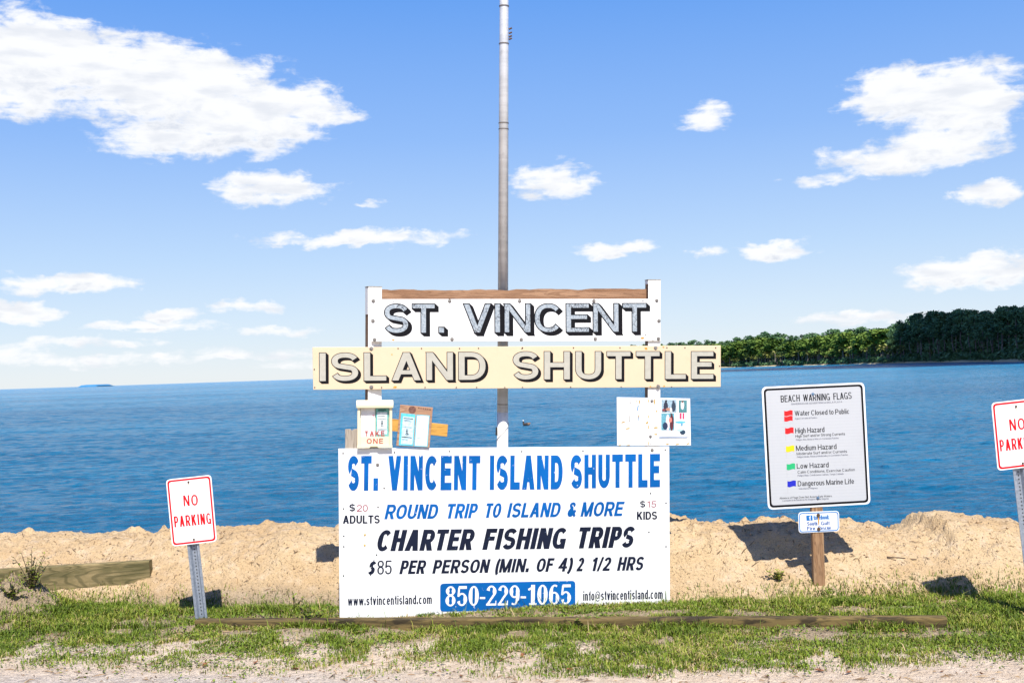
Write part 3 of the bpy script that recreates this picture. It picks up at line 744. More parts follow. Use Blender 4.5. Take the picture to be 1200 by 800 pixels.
def grey_lines(N, b, co):
    s = N.new('ShaderNodeSeparateXYZ'); N.put(s.inputs[0], co)
    wv_ = N.m('SINE', N.m('MULTIPLY', s.outputs[2], 2 * math.pi / .0235)); n = N.noise(co, 6, 4, .6)
    d = N.m('ADD', N.m('MULTIPLY', N.ss(wv_, .75, 1.0), .16), N.m('MULTIPLY', N.ss(n, .5, .8), .18))
    N.put(b.inputs['Base Color'], N.mix(d, (.50, .51, .53), (.37, .37, .38)))
M_sheet = mat('grey_white_sheeting', rough=.4, fn=grey_lines)
def vinyl(c, worn=(.75, .76, .78), amt=.85, sc=30):
    def fn(N, b, co):
        n = N.noise(co, 2.2, 4, .6); n3 = N.noise(co, sc, 4, .62); n4 = N.noise(N.vm('MULTIPLY', co, (22, 22, 140)), 1, 4, .6)
        d = N.m('MULTIPLY', N.ss(n3, .675, .70), amt); d = N.m('MAXIMUM', d, N.m('MULTIPLY', N.ss(n4, .70, .73), amt * .8))
        base = N.mix(N.ss(n, .3, .7), tuple(k * .82 for k in c), tuple(min(1, k * 1.15) for k in c))
        N.put(b.inputs['Base Color'], N.mix(d, base, worn))
    return fn
M_blue = mat('blue_vinyl', rough=.5, spec=.12, fn=vinyl((.002, .105, .37)))
M_blue2 = mat('blue_panel_vinyl', rough=.5, spec=.12, fn=vinyl((.003, .11, .37), amt=.8, sc=22))
M_navy = mat('navy_vinyl', rough=.5, spec=.12, fn=vinyl((.010, .014, .032), (.10, .16, .28), .6))
M_black = mat('black_sign_paint', (.008, .008, .010), .6, spec=.1)
M_maroon = mat('maroon_paint', (.30, .055, .075), .5)
M_red = mat('red_sign_paint', (.60, .008, .014), .5, var=.1, spec=.12)
M_redfade = mat('faded_red_paint', (.42, .05, .045), .6, var=.25, vscale=30)
def silver(N, b, co):
    e = N.vor(N.vm('MULTIPLY', co, (1.6, 1, 1)), 26, 'DISTANCE_TO_EDGE'); n = N.noise(co, 7, 4, .6); n2 = N.noise(co, 60, 3, .6)
    crack = N.m('MULTIPLY', N.m('SUBTRACT', 1.0, N.ss(e, .02, .06)), N.ss(n, .46, .56))
    c = N.mix(N.ss(n2, .3, .7), (.25, .30, .345), (.42, .465, .50)); N.put(b.inputs['Base Color'], N.mix(crack, c, (.06, .06, .07)))
M_silver = mat('flaking_silver_paint', rough=.5, fn=silver)
M_grey = mat('warm_grey_letter_paint', (.45, .43, .365), .55, var=.06, vscale=20)
M_postw = mat('white_painted_post', spec=.2, fn=painted_white((.76, .75, .72), (.30, .25, .2), .5))
def wood(c0, c1, c2, ax=0, sc=1.0, ring=.5, blotch=None):
    def fn(N, b, co):
        st = [26 * sc] * 3; st[ax] = 1.8 * sc
        v = N.vm('MULTIPLY', co, tuple(st)); n = N.noise(v, 1, 6, .65, .6); n2 = N.noise(N.vm('MULTIPLY', v, (4, 4, 4)), 1, 4, .6)
        wave = N.m('SINE', N.m('MULTIPLY', N.m('ADD', n, N.m('MULTIPLY', N.noise(co, 3 * sc, 3, .5), ring)), 34.0))
        c = N.mix(N.ss(n, .3, .7), c0, c1); c = N.mix(N.m('MULTIPLY', N.ss(wave, .2, 1), .45), c, c2); c = N.mix(N.m('MULTIPLY', N.ss(n2, .58, .75), .5), c, tuple(k * .5 for k in c2))
        if blotch:
            n5 = N.noise(N.vm('MULTIPLY', co, (5, 14, 22)), 1, 5, .6, .4); c = N.mix(N.m('MULTIPLY', N.ss(n5, .48, .60), .8), c, blotch)
        N.put(b.inputs['Base Color'], c); N.put(b.inputs['Normal'], N.bump(N.m('ADD', n, N.m('MULTIPLY', n2, .4)), .8, .006))
    return fn
M_board = mat('brown_weathered_board', rough=.85, spec=.2, fn=wood((.25, .132, .072), (.38, .225, .135), (.14, .07, .038)))
M_side = mat('bare_post_wood', rough=.9, spec=.2, fn=wood((.20, .12, .07), (.30, .19, .12), (.09, .055, .035), 2))
M_greywood = mat('grey_driftwood', rough=.9, spec=.2, fn=wood((.30, .25, .20), (.46, .40, .33), (.10, .075, .055), 2))
M_stick = mat('yellow_pine_stick', rough=.8, spec=.2, fn=wood((.50, .26, .055), (.62, .36, .09), (.28, .12, .025)))
M_plank = mat('flyer_board_wood', rough=.85, spec=.2, fn=wood((.36, .20, .12), (.50, .31, .20), (.15, .075, .05)))
M_timber = mat('weathered_landscape_timber', rough=.9, spec=.2, fn=wood((.085, .062, .026), (.185, .13, .048), (.03, .022, .014), 0, .5, 1.2, (.022, .017, .012)))
def cathedral(N, b, co):
    v = N.vm('MULTIPLY', co, (1.5, 6, 7)); n = N.noise(v, 1, 2, .45, .7); g = N.noise(N.vm('MULTIPLY', co, (6, 120, 160)), 1, 4, .6)
    ringw = N.m('SINE', N.m('MULTIPLY', n, 62.0)); big = N.noise(N.vm('MULTIPLY', co, (2.5, 5, 9)), 1, 4, .6)
    c = N.mix(N.ss(big, .35, .65), (.125, .105, .045), (.30, .225, .11)); c = N.mix(N.m('MULTIPLY', N.ss(ringw, .0, .9), .6), c, (.065, .06, .026))
    c = N.mix(N.m('MULTIPLY', N.ss(g, .5, .75), .35), c, (.33, .28, .17))
    N.put(b.inputs['Base Color'], c); N.put(b.inputs['Normal'], N.bump(N.m('ADD', N.m('MULTIPLY', ringw, .15), g), .5, .004))
M_beam = mat('green_treated_timber', rough=.9, spec=.15, fn=cathedral)
M_spost = mat('split_pine_post', rough=.9, spec=.2, fn=wood((.27, .145, .072), (.42, .26, .145), (.10, .05, .026), 2, .8, 1.4))
def galv(N, b, co):
    n = N.vor(co, 90, out=1); s = N.new('ShaderNodeSeparateXYZ'); N.put(s.inputs[0], n)
    N.put(b.inputs['Base Color'], N.mix(s.outputs[0], (.27, .31, .37), (.40, .44, .50)))
M_galv = mat('galvanised_steel', rough=.5, metal=.55, fn=galv)
def polefn(N, b, co):
    n = N.noise(N.vm('MULTIPLY', co, (3, 3, 22)), 1, 4, .6); n2 = N.noise(co, 18, 4, .6)
    c = N.mix(N.ss(n, .35, .65), (.55, .56, .57), (.66, .67, .68)); N.put(b.inputs['Base Color'], N.mix(N.m('MULTIPLY', N.ss(n2, .55, .75), .5), c, (.40, .39, .38)))
    N.put(b.inputs['Roughness'], N.ss(n2, .2, .8, .32, .5))
M_pole = mat('dull_aluminium_pole', metal=.3, fn=polefn)
M_bolt = mat('weathered_bolt', (.26, .24, .22), .55, .5, var=.4, vscale=120)
M_rustbolt = mat('rusty_bolt', (.10, .055, .03), .8, .2, var=.5, vscale=150)
M_dark = mat('dark_nail', (.03, .028, .025), .7, .2)
M_rust = mat('rust_stain', (.62, .28, .03), .8, var=.5, vscale=90)
M_paper = mat('sun_bleached_paper', (.78, .78, .77), .7, var=.06, vscale=60)
M_cyan = mat('cyan_flyer_print', (.10, .50, .66), .6, var=.15, vscale=40)
M_teal = mat('teal_flyer_print', (.14, .42, .38), .6, var=.15, vscale=40)
M_flake = mat('flaked_paint_patch', (.50, .32, .09), .85, var=.5, vscale=150)
M_flag = {'red': mat('red_flag_print', (.72, .012, .015), .4), 'yellow': mat('yellow_flag_print', (.78, .58, .01), .4), 'green': mat('green_flag_print', (.02, .42, .16), .4), 'blue': mat('blue_flag_print', (.012, .02, .45), .4)}
M_signblue = mat('pale_blue_sign_print', (.055, .22, .52), .45)
M_txt = mat('small_black_print', (.014, .014, .018), .6, spec=.1)

# ================================================================== THE MAIN SIGN: posts, boards, panels
MF = Frame(at_depth(590, 716, 8.2), w((7.1, -.023, 1)), w((0, 1, 0)))         # front plane of the sign boards; leans a little with its posts
def hits(fr, pts, off=0): return [fr.hit(x, y, off) for x, y in pts]
def thing_at(name, fr, loc2, label, cat, group=None):
    """an Empty at local point (x, z) of a frame; returns it and the frame moved there"""
    f2 = Frame(fr.o + fr.r * loc2[0] + fr.u * loc2[1], fr.r, fr.u)
    e = empty(name, mw=f2.mw()); tag(e, label, cat, group); return e, f2
def panel(name, fr, quad, y0, y1, m, parent, bev=.002):
    bm = bmesh.new(); prism(bm, quad, y0, y1); bevel(bm, bev); return bm_obj(name, bm, m, parent)
def disc(bm, c, r, y0, y1, n=10):
    prism(bm, [(c[0] + r * math.cos(2 * math.pi * k / n), c[1] + r * math.sin(2 * math.pi * k / n)) for k in range(n)], y0, y1)
def bolts(fr, parent, pts, r=.012, m=None, name='bolt', y=-.007, washer=True):
    for (x, yy) in pts:
        c = fr.hit(x, yy); bm = bmesh.new()
        if washer: disc(bm, c, r, -.002, .001, 14); disc(bm, c, r * .58, y, -.0019, 6)
        else: disc(bm, c, r, y, .001, 8)
        bm_obj(name, bm, m or M_bolt, parent)
def bottom_mid(quad): return (quad[2] + quad[3]) / 2
def local_quads(fr, px): return hits(fr, px)

# posts
def make_post(px0, px1, ptop, label, wob, twist=0):
    a, b = MF.hit(px0, ptop, .016), MF.hit(px1, ptop, .016)
    PF = Frame(MF.o + MF.r * a.x, MF.r * math.cos(twist) + MF.n * math.sin(twist), MF.u)
    e, f2 = thing_at('wooden_post', PF, (0, -.35), label, 'post', 'posts carrying the shuttle signs')
    wd_ = b.x - a.x; h = a.y + .35
    bm = bmesh.new(); box(bm, 0.004, wd_, .016, .105, 0, h); bevel(bm, .003); bm_obj('post_core', bm, M_side, e)
    # painted front face and upper left side, the paint stands 2 mm proud and has flaked off lower down
    bm = bmesh.new(); box(bm, 0.004, wd_ , .0130, .0165, .02, h - .002); bm_obj('painted_face', bm, M_postw, e)
    bm = bmesh.new(); box(bm, 0.0015, 0.0045, .02, .10, h - wob, h - .004); bm_obj('painted_side', bm, M_postw, e)
    bm = bmesh.new(); box(bm, 0.0, wd_ + .003, .012, .108, h, h + .004); bm_obj('cap', bm, M_greywood, e)
make_post(431.5, 448.5, 336, 'left wooden post of the shuttle sign, white front and bare brown side', .20, R(13))
make_post(759.0, 774.0, 328, 'right wooden post of the shuttle sign, taller end with peeling white paint', .03)
# brown board between the posts
q = hits(MF, [(447.5, 339), (757.5, 338), (757.5, 372), (447.5, 372)], .045)
e, f2 = thing_at('cross_board', MF, bottom_mid(q), 'brown weathered board spanning the two posts above the white name sign', 'board')
bm = bmesh.new(); n = 60
topL, topR = q[0] - bottom_mid(q), q[1] - bottom_mid(q); bl, br = q[3] - bottom_mid(q), q[2] - bottom_mid(q)
pts = [bl, br] + [topR + (topL - topR) * (k / n) + Vector((0, -.007 * max(0, fbm(np.array([k * .31]), np.array([2.]), 3, 3)[0] - .42) * 4)) for k in range(n + 1)]
prism(bm, pts, .045, .083); bm_obj('board', bm, M_board, e)

# ---- ST. VINCENT
def crop(ox, oy, sc): return lambda x, y: (ox + x / sc, oy + y / sc)
c1 = crop(340, 310, 3.637); c2 = crop(600, 310, 3.637)
q0 = hits(MF, [(435, 350.6), (774, 350.2), (774.3, 399.5), (435.4, 400.4)])
e, f2 = thing_at('sign_board', MF, bottom_mid(q0), 'white upper sign with flaking silver and black letters ST. VINCENT', 'sign', 'boards of the shuttle sign')
q = hits(f2, [(435, 350.6), (774, 350.2), (774.3, 399.5), (435.4, 400.4)])
panel('panel', f2, q, 0, .012, M_white, e)
runs = [('ST.', (451.0, 389.8), (520.3, 389.6), 33.2, 0, {'gap': .17}), ('VINCENT', (544, 389.4), (757.3, 388.2), 33.0, 0, {'gap': .17})]
lettering('letter_shadow', e, f2, runs, M_black, -.001, d=.035, shadow=(.115, -.105), stem=.165, hh=.135)
lettering('lettering', e, f2, runs, M_silver, -.002, stem=.165, hh=.135)
bolts(f2, e, [c1(355, 155), c1(680, 155), c1(978, 155), c2(349, 155), c2(617, 153), c1(353, 240), c2(626, 240), c1(360, 320), c1(690, 318), c1(985, 319), c2(355, 316), c2(624, 316)], .0135)
def stains(fr, e, pts, m, name, off=0.0):
    bm = bmesh.new()
    for (x, y, rx, ry) in pts:
        c = fr.hit(x, y); n = 12
        prism(bm, [(c.x + rx * (.6 + .7 * random.random()) * math.cos(2 * math.pi * k / n), c.y + ry * (.6 + .7 * random.random()) * math.sin(2 * math.pi * k / n)) for k in range(n)], -.0012 - off, .0005)
    return bm_obj(name, bm, m, e)
stains(f2, e, [(753, 396, .014, .010), (*c1(440, 321), .010, .006)], M_rust, 'rust_stain')
stains(f2, e, [(*c2(558, 156), .006, .004), (*c2(570, 300), .005, .004), (463, 388, .0, .0), (*c1(440, 160), .004, .003), (*c2(600, 322), .004, .004)], M_dark, 'paint_chip', .0004)

# ---- ISLAND SHUTTLE
px4 = [(366.1, 406.8), (844.7, 404.7), (844.7, 453.2), (367, 456.6)]
q0 = hits(MF, px4)
e, f2 = thing_at('sign_board', MF, bottom_mid(q0), 'long cream sign with grey black-edged letters ISLAND SHUTTLE', 'sign', 'boards of the shuttle sign')
panel('panel', f2, hits(f2, px4), 0, .012, M_cream, e)
runs = [('ISLAND', (374.6, 446.3), (569.0, 444.6), 32.6, 0, {'gap': .20}), ('SHUTTLE', (601.3, 444.4), (835.8, 443.6), 32.4, 0, {'gap': .21})]
lettering('letter_shadow', e, f2, runs, M_black, -.001, d=.022, shadow=(.085, -.08), stem=.215, hh=.16)
lettering('lettering', e, f2, runs, M_grey, -.002, stem=.215, hh=.16)
bolts(f2, e, [c1(346, 358), c1(346, 522), c2(612, 355), c2(623, 519)], .0145)
bolts(f2, e, [c1(x, 356 if x % 2 else 357) for x in (460, 560, 722, 803, 988)] + [c2(x, 354) for x in (45, 262, 460, 660, 868, 737)] + [c1(x, 523) for x in (105, 390, 575, 708, 795, 915, 990)] + [c2(x, 521) for x in (250, 465, 680)] + [c1(103, 446), c2(884, 432)],
      .0045, M_dark, 'nail', -.003, False)
stains(f2, e, [(757, 408.5, .012, .009), (*c1(447, 522), .014, .007), (*c2(590, 519), .006, .005), (*c2(648, 518), .006, .006), (*c1(434, 383), .006, .004), (*c2(645, 352), .007, .004)], M_rust, 'rust_stain')

# ---- big sheet
px4 = [(396.5, 525.5), (784.3, 522.7), (785.3, 716), (398, 727)]
q0 = hits(MF, px4)
e, f2 = thing_at('sign_board', MF, bottom_mid(q0), 'large white lower sign with blue and navy fares, phone number and web address', 'sign', 'boards of the shuttle sign')
panel('panel', f2, hits(f2, px4), 0, .012, M_white, e)
BW = dict(stem=.215, hh=.18)
lettering('headline_lettering', e, f2, [('ST.', (407.5, 574.8), (443, 574.6), 41, 0, {'gap': .16}), ('VINCENT', (454.7, 574.4), (562.5, 573.8), 40.6, 0, {'gap': .17}), ('ISLAND', (573.8, 573.7), (659.2, 573), 40.2, 0, {'gap': .17}), ('SHUTTLE', (668.7, 572.2), (773.4, 570.4), 39.4, 0, {'gap': .18})],
          M_blue, stem=.128, hh=.22)
it = .21
lettering('subtitle_lettering', e, f2, [(s, (a, ya), (b, yb), h, it) for s, a, ya, b, yb, h in (('ROUND', 450.3, 608, 511.5, 607.4, 17.2), ('TRIP', 521.8, 607.2, 557.5, 606.6, 17.2), ('TO', 567, 606.5, 585.5, 606.2, 17.2),
    ('ISLAND', 593.8, 606.1, 655, 605.4, 17.1), ('&', 664, 605.2, 673.8, 605, 17), ('MORE', 680, 604.9, 728.6, 604.2, 17))], M_blue, stem=.2, hh=.185)
lettering('charter_lettering', e, f2, [(s, (a, ya), (b, yb), 24.8, it) for s, a, ya, b, yb in (('CHARTER', 440, 645.5, 552.5, 644), ('FISHING', 565, 643.8, 661.5, 642.4), ('TRIPS', 674.5, 642.2, 740.5, 641))], M_navy, stem=.235, hh=.2)
lettering('fare_lettering', e, f2, [('$', (430.5, 672.8), (438.0, 672.8), 15.6, it), ('85', (442, 672.5), (459, 672.3), 16.2, 0, {'stem': .12, 'hh': .1})] + [(s, (a, ya), (b, yb), 16, it) for s, a, ya, b, yb in (('PER', 467.8, 672.2, 497, 671.8), ('PERSON', 506.4, 671.6, 571.6, 670.6),
    ('(MIN.', 579.4, 670.4, 619, 669.8), ('OF', 627.4, 669.6, 646.6, 669.4), ('4)', 653.2, 669.2, 669.5, 669), ('2', 675.3, 668.9, 682.2, 668.8), ('1/2', 692.5, 668.7, 714, 668.3), ('HRS', 722.8, 668.2, 752.6, 667.6))], M_navy, **BW)
lettering('adults_lettering', e, f2, [('$', (409.3, 598.6), (416, 598.6), 8.3), ('ADULTS', (401.8, 613.2), (445, 612.8), 9.6)], M_navy, lines=True, **BW)
lettering('adult_price', e, f2, [('20', (418, 599), (431, 598.9), 7.8, 0, {'stem': .14, 'hh': .12})], M_maroon)
lettering('kids_lettering', e, f2, [('$', (750, 594), (756, 594), 7.4), ('KIDS', (746.3, 608.6), (770, 608.2), 9.4)], M_navy, lines=True, **BW)
lettering('kid_price', e, f2, [('15', (758.6, 594.2), (769, 594), 7.4, 0, {'stem': .14, 'hh': .12})], M_maroon)
lettering('web_address', e, f2, [('www.stvincentisland.com', (407.5, 709), (506, 706.9), 10.6)], M_navy, stem=.135, hh=.14, gap=.14)
lettering('mail_address', e, f2, [('info@stvincentisland.com', (683.3, 703.2), (776.6, 701.0), 11)], M_navy, stem=.135, hh=.14, gap=.14)
V = round_quad(hits(f2, [(515.8, 683.3), (674.2, 680), (674.2, 713), (515.8, 716.3)]), .028)
bm = bmesh.new(); prism(bm, V, -.001, .0005); pp = bm_obj('phone_patch', bm, M_blue2, e)
lettering('phone_number', e, f2, [(s, (a, ya), (b, yb), 23.4, 0, kw) for s, a, ya, b, yb, kw in (('850', 521.8, 709.8, 560.8, 709.2, {}), ('-', 561.6, 709, 568.6, 709, {}), ('229', 569.6, 709, 608.6, 708.4, {}), ('-', 609.4, 708.2, 616.4, 708.2, {}), ('1065', 618.8, 708.2, 669, 707.4, {}))],
          M_paper, -.002, wv=.25, hh=.085, gap=.1, serif=True)
c3 = crop(385, 515, 3.638); c4 = crop(585, 515, 3.638)
bolts(f2, e, [c3(209, 107), c4(652, 44)], .0125)
bolts(f2, e, [c3(62, 58), c3(281, 54), c3(515, 49), c4(96, 50), c4(357, 47), c4(708, 43), c3(64, 294), c3(211, 287), c3(64, 579), c3(65, 410), c3(65, 455), c4(711, 269), c4(711, 455), c4(645, 228), c4(638, 393), c3(205, 490), c3(237, 206)], .0055, M_dark, 'nail', -.003, False)
bolts(f2, e, [c3(155, 405), c3(154, 449)], .008, M_flake, 'nail', -.003, False)

# ---- notice board on the right post
px4 = [(722.8, 465.3), (808.8, 466.8), (809.8, 521.8), (723.3, 522.0)]
NF = Frame(MF.o - MF.n * .004, MF.r, MF.u)
q0 = hits(NF, px4)
e, f2 = thing_at('notice_board', NF, bottom_mid(q0), 'flaking white notice board on the right post with a sheet of small photographs', 'notice board')
panel('panel', f2, hits(f2, px4), 0, .010, M_white, e)
cn = crop(700, 440, 8.0)
bm = bmesh.new()
for (x, y, a, b, t) in ((240, 437, 22, 7, .2), (285, 495, 22, 7, .1), (395, 245, 7, 22, 0), (370, 240, 4, 14, 0), (478, 235, 5, 18, 0), (535, 243, 8, 28, 0), (556, 331, 8, 12, .4), (480, 382, 5, 20, 0), (466, 440, 16, 12, .5), (478, 482, 6, 22, 0), (548, 487, 25, 9, 0), (548, 550, 20, 7, 0),
    (482, 632, 6, 22, 0), (855, 245, 7, 25, 0), (852, 488, 18, 8, 0), (853, 535, 14, 6, 0), (658, 640, 18, 6, 0), (752, 642, 20, 6, .1), (850, 638, 18, 7, .3), (212, 652, 15, 5, 0), (290, 652, 22, 5, 0), (388, 385, 8, 20, 0)):
    c = f2.hit(*cn(x, y)); a_, b_ = a / 8 / 158, b / 8 / 158
    prism(bm, [(c.x + (a_ * math.cos(k) * (.7 + .4 * random.random())), c.y + b_ * math.sin(k) * (.7 + .4 * random.random()) + a_ * math.cos(k) * t) for k in [2 * math.pi * i / 9 for i in range(9)]], -.0012, .0005)
bm_obj('flaked_patch', bm, M_flake, e)
bm = bmesh.new()
for (x, y, a, b, t) in ((375, 305, 14, 26, 1.6), (384, 405, 9, 22, 0)):
    c = f2.hit(*cn(x, y)); a_, b_ = a / 8 / 158, b / 8 / 158; prism(bm, [(c.x - a_ * .5, c.y - b_), (c.x + a_ * .1, c.y - b_), (c.x + a_, c.y + b_), (c.x + a_ * .3, c.y + b_)], -.0016, .0005)
bm_obj('blue_remnant', bm, M_signblue, e)
bm = bmesh.new()
for (x, y, a, b) in ((196, 258, 5, 3), (308, 242, 3, 18), (300, 400, 4, 26), (305, 428, 10, 3), (362, 484, 3, 14), (196, 380, 4, 3), (198, 433, 5, 3), (308, 258, 9, 3), (588, 637, 8, 3), (500, 640, 4, 6)):
    c = f2.hit(*cn(x, y)); a_, b_ = a / 8 / 158, b / 8 / 158; box(bm, c.x - a_, c.x + a_, -.0014, .0004, c.y - b_, c.y + b_)
bm_obj('scuff_mark', bm, mat('grey_scuff', (.35, .33, .31), .8), e)
bolts(f2, e, [cn(511, 238), cn(498, 570)], .0115)
sheet = panel('photo_sheet', f2, hits(f2, [cn(578, 215), cn(868, 222), cn(868, 575), cn(578, 572)]), -.003, -.0002, M_paper, e, .0004)
def pic(name, x0, y0, x1, y1, bgc, shapes):
    a, b = f2.hit(*cn(x0, y1)), f2.hit(*cn(x1, y0)); bm = bmesh.new(); box(bm, a.x, b.x, -.0042, -.003, a.y, b.y); o = bm_obj(name, bm, mat('photo_print', bgc, .4, var=.35, vscale=160), sheet)
    for i, (u, v, ru, rv, c) in enumerate(shapes):
        bm = bmesh.new(); cx, cy = a.x + (b.x - a.x) * u, a.y + (b.y - a.y) * v
        prism(bm, [(cx + ru * (b.x - a.x) * math.cos(k), cy + rv * (b.y - a.y) * math.sin(k)) for k in [2 * math.pi * i2 / 10 for i2 in range(10)]], -.0050 - i * .0004, -.0041)
        s_ = bm_obj('printed_figure', bm, mat('print_ink', c, .4, var=.3, vscale=300), sheet)
SK = (.45, .22, .15)
pic('photograph', 600, 225, 742, 345, (.30, .42, .50), [(.28, .45, .15, .42, (.03, .035, .06)), (.80, .45, .14, .40, (.03, .05, .08)), (.3, .9, .07, .09, (.02, .02, .03)), (.78, .86, .07, .08, (.05, .06, .1)), (.45, .25, .18, .12, SK), (.14, .2, .1, .1, (.25, .05, .05)), (.62, .2, .08, .2, (.7, .65, .6))])
pic('photograph', 762, 230, 838, 345, (.07, .22, .24), [(.45, .6, .22, .38, (.75, .72, .72)), (.45, .88, .12, .1, (.2, .1, .08))])
pic('photograph', 598, 352, 720, 510, (.12, .34, .42), [(.5, .45, .16, .5, (.7, .62, .66)), (.8, .45, .15, .5, (.10, .02, .03)), (.3, .25, .2, .22, (.02, .04, .09)), (.7, .6, .12, .16, (.6, .2, .16)), (.78, .92, .08, .08, (.08, .05, .05))])
pic('photograph', 724, 425, 830, 552, (.76, .82, .84), [(.5, .92, .48, .09, (.10, .45, .62)), (.7, .18, .25, .18, (.02, .05, .09)), (.62, .75, .1, .12, (.15, .35, .5)), (.45, .35, .25, .1, (.45, .65, .7))])
bm = bmesh.new()
for (x0, x1) in ((770, 788), (798, 814)):
    a, b = f2.hit(*cn(x0, 405)), f2.hit(*cn(x1, 350)); box(bm, a.x, b.x, -.0045, -.003, a.y, b.y)
bm_obj('printed_figure', bm, mat('pink_print', (.75, .05, .14), .5), sheet)
bm = bmesh.new(); a, b = f2.hit(*cn(578, 581)), f2.hit(*cn(842, 576)); box(bm, a.x, b.x, -.0042, -.002, a.y, b.y); bm_obj('sheet_clip', bm, M_signblue, sheet)

# ---- grey stub of wood, yellow stick, flyer board, brochure box on the left post
q = hits(MF, [(404.5, 502.5), (419.5, 502.5), (419.5, 530), (404.5, 530)], .016)
e, f2 = thing_at('wood_offcut', MF, bottom_mid(q), 'short grey weathered block of wood beside the brochure box', 'wood block')
bm = bmesh.new(); hx = (q[1].x - q[0].x) / 2; hz = q[0].y - q[3].y
prism(bm, [(-hx, 0), (hx, 0), (hx, hz), (.25 * hx, hz * .97), (.05 * hx, hz * .92), (-.2 * hx, hz * .99), (-hx, hz * .98)], .016, .06); bm_obj('block', bm, M_greywood, e)
px4 = [(455, 490.0), (525.0, 497.2), (523.9, 511.5), (455, 504.3)]
q = hits(MF, px4, .006)
e, f2 = thing_at('wooden_stick', MF, bottom_mid(q), 'yellow wooden stick sloping out behind the flyer board', 'stick')
panel('batten', f2, hits(f2, px4, .006), .0, .012, M_stick, e, .0015)
px4 = [(469.0, 473.9), (507.3, 477.3), (503.3, 524.6), (464.3, 522.2)]
FF = Frame(MF.o - MF.n * .014, MF.r, MF.u)
q = hits(FF, px4)
e, f2 = thing_at('flyer_board', FF, bottom_mid(q), 'crooked small wooden board with two faded blue and white flyers', 'board')
panel('backing', f2, hits(f2, px4), 0, .012, M_plank, e)
cb = crop(395, 450, 8.0)
fl = panel('flyer', f2, hits(f2, [cb(600, 270), cb(735, 283), cb(715, 580), cb(578, 572)]), -.002, -.0002, M_cyan, e, .0004); fl['label'] = 'blue printed flyer'
fl2 = panel('flyer', f2, hits(f2, [cb(745, 285), cb(868, 293), cb(848, 588), cb(722, 582)]), -.002, -.0002, M_cyan, e, .0004); fl2['label'] = 'bleached white flyer'
panel('white_area', f2, hits(f2, [cb(618, 300), cb(725, 310), cb(706, 565), cb(597, 560)]), -.003, -.0019, mat('pale_blue_print', (.50, .68, .76), .6, var=.25, vscale=60), fl, .0003)
panel('white_area', f2, hits(f2, [cb(752, 293), cb(860, 300), cb(841, 580), cb(731, 575)]), -.003, -.0019, M_paper, fl2, .0003)
bm = bmesh.new()
def dash(fr, bm, cc, x0, y0, x1, y1, th=5, y=-.0036):
    a, b = fr.hit(*cc(x0, y0)), fr.hit(*cc(x1, y1)); t_ = th / 8 / 158 / 2; prism(bm, [(a.x, a.y - t_), (b.x, b.y - t_), (b.x, b.y + t_), (a.x, a.y + t_)], y, y + .0008)
for (x0, y0, x1, y1, th) in ((625, 318, 715, 326, 7), (628, 334, 690, 340, 4), (615, 400, 705, 408, 3), (606, 492, 700, 502, 8), (606, 515, 660, 520, 4), (630, 345, 700, 351, 3)): dash(f2, bm, cb, x0, y0, x1, y1, th)
for (x0, y0, x1, y1) in ((648, 425, 662, 426), (644, 440, 664, 441), (646, 455, 662, 456), (650, 470, 672, 471), (640, 470, 648, 471)): dash(f2, bm, cb, x0, y0, x1, y1, 10)
bm_obj('print', bm, M_txt, fl)
bm = bmesh.new()
for (x0, y0, x1, y1, th) in ((750, 505, 785, 508, 8), (770, 440, 800, 438, 4), (775, 460, 810, 462, 3), (770, 340, 780, 345, 12), (745, 560, 756, 561, 8), (800, 420, 812, 421, 8)): dash(f2, bm, cb, x0, y0, x1, y1, th)
bm_obj('print', bm, mat('faint_green_print', (.25, .42, .40), .6), fl2)
bm = bmesh.new()
for k in range(6): x = 760 + k * 21; dash(f2, bm, cb, x, 222 + k * 3, x + 13, 224 + k * 3, 12, -.001)
disc(bm, f2.hit(*cb(705, 240)), .028, -.0009, .0003, 14)
bm_obj('burned_marking', bm, mat('burned_wood', (.17, .08, .06), .8, var=.4, vscale=60), e)

# brochure box
BF = Frame(MF.o - MF.n * .028, MF.r, MF.u)
q0 = hits(BF, [(418.6, 470), (460, 470), (459.5, 524), (418.8, 524)])
e, f2 = thing_at('brochure_box', BF, bottom_mid(q0), 'cream wooden brochure box marked TAKE ONE on the left post', 'brochure box')
X0, X1, ZT = q0[0].x - bottom_mid(q0).x, q0[1].x - bottom_mid(q0).x, q0[0].y - q0[3].y
M_boxc = mat('cream_box_paint', spec=.3, fn=painted_white((.74, .66, .46), (.34, .25, .14), .4))
th = .022
bm = bmesh.new(); box(bm, X0 + .002, X0 + th, 0, .043, 0, ZT - .045); bevel(bm, .002); bm_obj('side', bm, M_boxc, e)
bm = bmesh.new(); box(bm, X1 - th, X1 - .002, 0, .043, 0, ZT - .045); bevel(bm, .002); bm_obj('side', bm, M_boxc, e)
bm = bmesh.new(); box(bm, X0 + th + .0005, X1 - th - .0005, .034, .0425, .02, ZT - .05); bm_obj('back_panel', bm, mat('box_inside', (.62, .58, .46), .8), e)
bm = bmesh.new(); prism(bm, [(X0 + th + .001, .004), (X1 - th - .001, .004), (X1 - th - .001, .078), (X0 + th + .001, .078)], .004, .014); bm_obj('front_panel', bm, M_boxc, e)
nx0, nx1 = X0 * .32, X1 * .22
bm = bmesh.new(); prism(bm, [(X0, -.004), (nx0, -.004), (nx0 + .012, .008), (nx1 - .012, .008), (nx1, -.004), (X1, -.004), (X1, .014), (X0, .014)], -.004, .003); bm_obj('bottom_rail', bm, M_boxc, e)
bm = bmesh.new(); box(bm, X0 + .01, X1 - .01, .016, .026, -.003, .012); bm_obj('bottom', bm, M_boxc, e)
